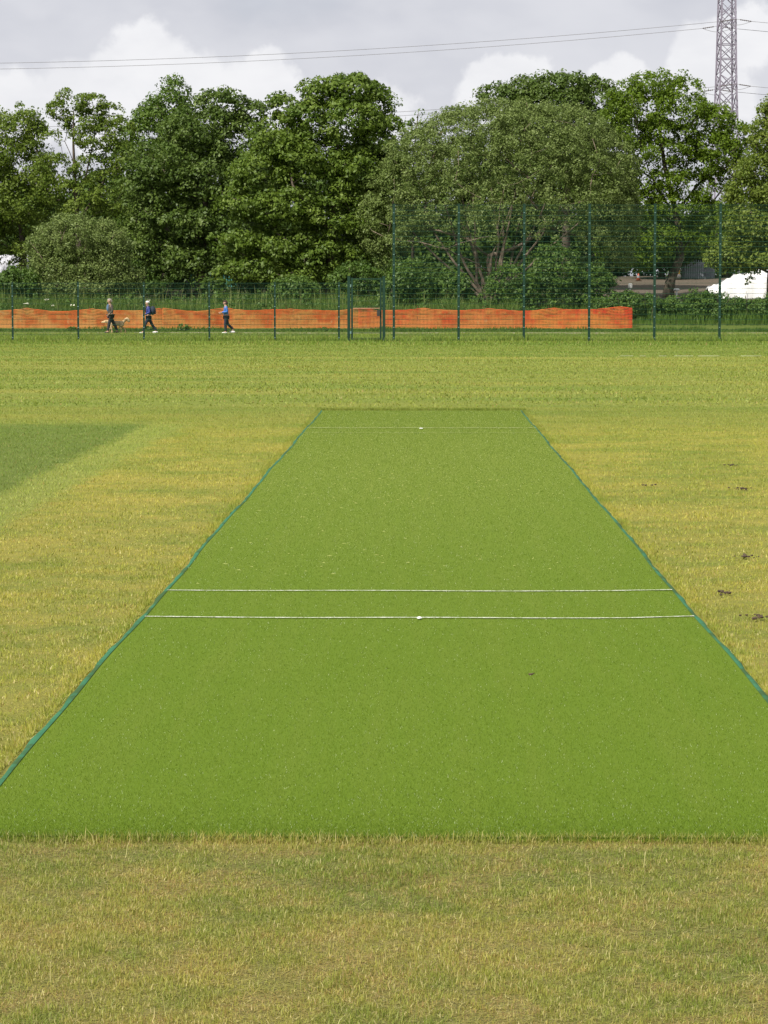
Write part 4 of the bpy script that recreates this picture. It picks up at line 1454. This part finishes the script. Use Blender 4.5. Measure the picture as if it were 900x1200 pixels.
def person(px, py_feet, Y, H, label, front, rear, armL, armR, torso_m, leg_m, hair_m, shoe_m, turn=0.0, pack=None, coat_len=0.0, shirt=None, lift=0.0, cap=False):
    """figure walking towards -X; front/rear give knee and ankle (x, z) of the two legs, arms give elbow and hand (x, y, z)"""
    zf = float(gz(Y))
    t = thing('person', label, 'person', (P(px, 346, Y).x, Y, zf))
    s = H / 1.75
    t.scale = (s * 1.12, s * 1.12, s); t.rotation_euler = (0, 0, turn)
    nodes = {'pelvis': (0, 0, .95, .13, .11), 'waist': (-.01, 0, 1.10, .125, .10), 'chest': (-.02, 0, 1.30, .15, .11), 'neckb': (-.025, 0, 1.44, .08, .07), 'neck': (-.04, 0, 1.51, .052, .052),
             'jaw': (-.06, 0, 1.575, .066, .074), 'skull': (-.055, 0, 1.655, .078, .092), 'crown': (-.05, 0, 1.72, .05, .06)}
    edges = [('pelvis', 'waist'), ('waist', 'chest'), ('chest', 'neckb'), ('neckb', 'neck'), ('neck', 'jaw'), ('jaw', 'skull'), ('skull', 'crown')]
    nodes['nose'] = (-.150, 0, 1.628, .014); edges.append(('skull', 'nose'))
    for sd, sg in (('l', -1), ('r', 1)):
        nodes['ear' + sd] = (-.035, sg * .098, 1.635, .014); edges.append(('skull', 'ear' + sd))
    jac_n = {k: tuple(list(nodes[k][:3]) + [nodes[k][3] + .028, nodes[k][4] + .03]) for k in ('pelvis', 'waist', 'chest')}
    jac_n['pelvis'] = (0, 0, .92 - coat_len, .165, .15)
    jac_n['neckb'] = (-.025, 0, 1.45, .085, .08)
    jac_e = [('pelvis', 'waist'), ('waist', 'chest'), ('chest', 'neckb')]
    tro_n = {'pelvis': (0, 0, .96, .145, .125)}; tro_e = []
    shoes = []
    for sd, sg, (kx, kz, ax, az) in (('l', -1, front), ('r', 1, rear)):
        nodes['hip' + sd] = (0, sg * .095, .90, .088); nodes['knee' + sd] = (kx, sg * .10, kz, .056); nodes['ank' + sd] = (ax, sg * .10, az, .040)
        tilt = .10 if az > .16 else 0
        nodes['toe' + sd] = (ax - .16, sg * .105, az - .045 - tilt, .032)
        edges += [('pelvis', 'hip' + sd), ('hip' + sd, 'knee' + sd), ('knee' + sd, 'ank' + sd), ('ank' + sd, 'toe' + sd)]
        tro_n['hip' + sd] = (0, sg * .095, .88, .108); tro_n['knee' + sd] = (kx, sg * .10, kz, .076); tro_n['ank' + sd] = (ax + .005, sg * .10, az + .03, .064)
        tro_e += [('pelvis', 'hip' + sd), ('hip' + sd, 'knee' + sd), ('knee' + sd, 'ank' + sd)]
        shoes.append((ax, sg * .10, az, tilt))
    for sd, sg, arm in (('l', -1, armL), ('r', 1, armR)):
        (ex, ey, ez), (hx, hy, hz_) = arm
        nodes['sh' + sd] = (-.015, sg * .185, 1.405, .062); nodes['el' + sd] = (ex, sg * ey, ez, .042)
        nodes['wr' + sd] = (hx, sg * hy, hz_, .030)
        e_, h_ = Vector((ex, sg * ey, ez)), Vector((hx, sg * hy, hz_))
        d = (h_ - e_).normalized()
        sv = Vector((1, 0, 0)) - d * d.x; sv.normalize(); tv = d.cross(sv)
        palm = h_ + d * .055
        nodes['palm' + sd] = (*palm, .036, .022)
        edges += [('chest', 'sh' + sd), ('sh' + sd, 'el' + sd), ('el' + sd, 'wr' + sd), ('wr' + sd, 'palm' + sd)]
        for q, (o_, ln) in enumerate(((-.028, .075), (-.010, .085), (.010, .080), (.028, .062))):
            a = palm + sv * o_ + d * .035; b = palm + sv * o_ * 1.15 + d * ln + tv * .018
            nodes[f'fa{sd}{q}'] = (*a, .0095); nodes[f'fb{sd}{q}'] = (*b, .008)
            edges += [('palm' + sd, f'fa{sd}{q}'), (f'fa{sd}{q}', f'fb{sd}{q}')]
        th_ = palm - sv * .05 + d * .02 + tv * .015
        nodes['th' + sd] = (*th_, .010); edges.append(('palm' + sd, 'th' + sd))
        jac_n['sh' + sd] = (-.015, sg * .19, 1.40, .082); jac_n['el' + sd] = (ex, sg * ey, ez, .064)
        w_ = e_.lerp(h_, .9)
        jac_n['wr' + sd] = (*w_, .050)
        jac_e += [('chest', 'sh' + sd), ('sh' + sd, 'el' + sd), ('el' + sd, 'wr' + sd)]
    body = skin('body', nodes, edges, M['skin'], t)
    skin('trousers', tro_n, tro_e, leg_m, t)
    skin('jacket', jac_n, jac_e, torso_m, t)
    for ax, y_, az, tilt in shoes:
        mb = MB()
        mb.ell((ax - .055, y_, az - .045 - tilt * .5), (.145, .052, .052), 14, 8)
        mb.box((ax - .055, y_, az - .085 - tilt * .5), (.25, .085, .02))
        o = mb.build('shoe', shoe_m, None, True); o.parent = t
    mb = MB()
    mb.ell((-.042, 0, 1.685), (.105, .095, .085), 14, 9, lambda d: (1 if d.z > -.1 or d.x > .1 else .86))
    o = mb.build('cap' if cap else 'hair', hair_m, None, True); o.parent = t
    if not cap:
        o = MB().ell((.015, 0, 1.625), (.072, .085, .075), 12, 8).build('back_hair', hair_m, None, True); o.parent = t
    for sg in (-1, 1):
        o = MB().ell((-.134, sg * .033, 1.655), (.010, .013, .009), 8, 6).build('eye', M['eye'], None, True); o.parent = t
    o = MB().ell((-.132, 0, 1.578), (.008, .026, .008), 8, 6).build('mouth', M['lips'], None, True); o.parent = t
    if shirt:
        o = MB().ell((-.115, 0, 1.28), (.075, .055, .20), 12, 8).build('shirt', shirt, None, True); o.parent = t
    if pack:
        mb = MB()
        mb.ell((.20, 0, 1.24), (.135, .15, .24), 14, 10, lambda d: 1 + .12 * (abs(d.x) ** 3 + abs(d.y) ** 3))
        mb.ell((.31, 0, 1.16), (.05, .10, .12), 10, 8)
        bp = mb.build('backpack', pack, None, True); bp.parent = t
        mb = MB()
        for sg in (-1, 1):
            mb.tube([(.10, sg * .11, 1.46), (-.05, sg * .125, 1.50), (-.165, sg * .12, 1.36), (-.14, sg * .13, 1.15), (.08, sg * .16, 1.05)], .022, 6)
        sp = mb.build('strap', pack, None, True); sp.parent = t
    return t


YP = 133.7
coat = plain('grey_brown_coat', (.065, .052, .040), .85)
darkleg = plain('dark_trousers', (.018, .016, .022), .85)
navy = plain('navy_trousers', (.016, .018, .034), .85)
person(129.5, 390, YP, 1.74, 'grey-haired person in an open grey-brown jacket and dark trousers walking the dog',
       (-.10, .50, -.17, .10), (.17, .52, .33, .12), ((.02, .25, 1.14), (-.14, .24, .98)), ((.12, .25, 1.14), (.10, .26, .88)),
       coat, darkleg, plain('grey_hair', (.36, .31, .26), .9), M['shoe_d'], R(22), coat_len=.12, shirt=plain('blue_shirt', (.09, .15, .26), .8))
person(174, 390, YP, 1.62, 'person in a white cap and blue jacket striding with a dark backpack',
       (-.16, .50, -.27, .09), (.14, .52, .36, .13), ((.06, .25, 1.15), (-.20, .24, 1.02)), ((.12, .24, 1.15), (-.02, .25, .92)),
       plain('royal_blue_jacket', (.022, .034, .20), .7), navy, plain('white_cap', (.62, .60, .58), .8), M['shoe_w'], R(4), pack=plain('dark_backpack', (.018, .022, .045), .8), cap=True)
person(265, 389.5, YP + .3, 1.64, 'dark-haired person in a light blue top walking with hands held in front',
       (-.05, .50, -.03, .09), (.07, .50, .34, .20), ((.05, .24, 1.15), (-.24, .14, 1.14)), ((.05, .24, 1.15), (-.22, .14, 1.10)),
       plain('sky_blue_top', (.045, .14, .42), .7), navy, plain('brown_hair', (.055, .022, .016), .8), M['shoe_w'], R(6))

# dog, walking left beside the first person
zd = float(gz(YP + .45))
dg_ = thing('dog', 'pale golden long-haired dog walking with raised tail beside the grey-haired person', 'dog', (P(135, 346, YP + .45).x, YP + .45, zd))
nodes = {'rump': (.34, 0, .52, .115, .12), 'belly': (.10, 0, .50, .125, .135), 'chest': (-.20, 0, .50, .14, .165), 'withers': (-.30, 0, .57, .11, .12), 'neck': (-.42, 0, .60, .085, .09), 'head': (-.54, 0, .60, .080, .085),
         'muz': (-.66, 0, .56, .042, .045), 'nose': (-.71, 0, .555, .028), 'tail1': (.43, 0, .60, .045), 'tail2': (.50, 0, .70, .085), 'tail3': (.58, 0, .74, .10), 'tail4': (.66, 0, .66, .085), 'tail5': (.70, 0, .55, .05)}
edges = [('rump', 'belly'), ('belly', 'chest'), ('chest', 'withers'), ('withers', 'neck'), ('neck', 'head'), ('head', 'muz'), ('muz', 'nose'), ('rump', 'tail1'), ('tail1', 'tail2'), ('tail2', 'tail3'), ('tail3', 'tail4'), ('tail4', 'tail5')]
for sg, sw in ((-1, .09), (1, -.09)):
    k = str(sg)
    nodes['ear' + k] = (-.50, sg * .085, .57, .030); edges.append(('head', 'ear' + k))
    nodes['sh' + k] = (-.24, sg * .10, .38, .062); nodes['el' + k] = (-.21 + sw * .3, sg * .10, .30, .045); nodes['wrist' + k] = (-.25 + sw, sg * .10, .15, .034); nodes['paw' + k] = (-.27 + sw * 1.2, sg * .10, .035, .036); nodes['toe' + k] = (-.33 + sw * 1.2, sg * .10, .03, .028)
    edges += [('chest', 'sh' + k), ('sh' + k, 'el' + k), ('el' + k, 'wrist' + k), ('wrist' + k, 'paw' + k), ('paw' + k, 'toe' + k)]
    nodes['th' + k] = (.33, sg * .095, .42, .085); nodes['kn' + k] = (.25 - sw * .5, sg * .10, .32, .055); nodes['hock' + k] = (.40 - sw, sg * .10, .19, .034); nodes['hp' + k] = (.38 - sw * 1.2, sg * .10, .035, .036); nodes['ht' + k] = (.32 - sw * 1.2, sg * .10, .03, .028)
    edges += [('rump', 'th' + k), ('th' + k, 'kn' + k), ('kn' + k, 'hock' + k), ('hock' + k, 'hp' + k), ('hp' + k, 'ht' + k)]
skin('body', nodes, edges, plain('golden_fur', (.46, .33, .18), .9, var=.35, scale=7), dg_, 2)
for sg in (-1, 1):
    o = MB().ell((-.605, sg * .05, .625), (.010, .010, .010), 8, 6).build('eye', M['eye'], None, True); o.parent = dg_
o = MB().ell((-.738, 0, .562), (.016, .02, .016), 8, 6).build('nose', M['eye'], None, True); o.parent = dg_
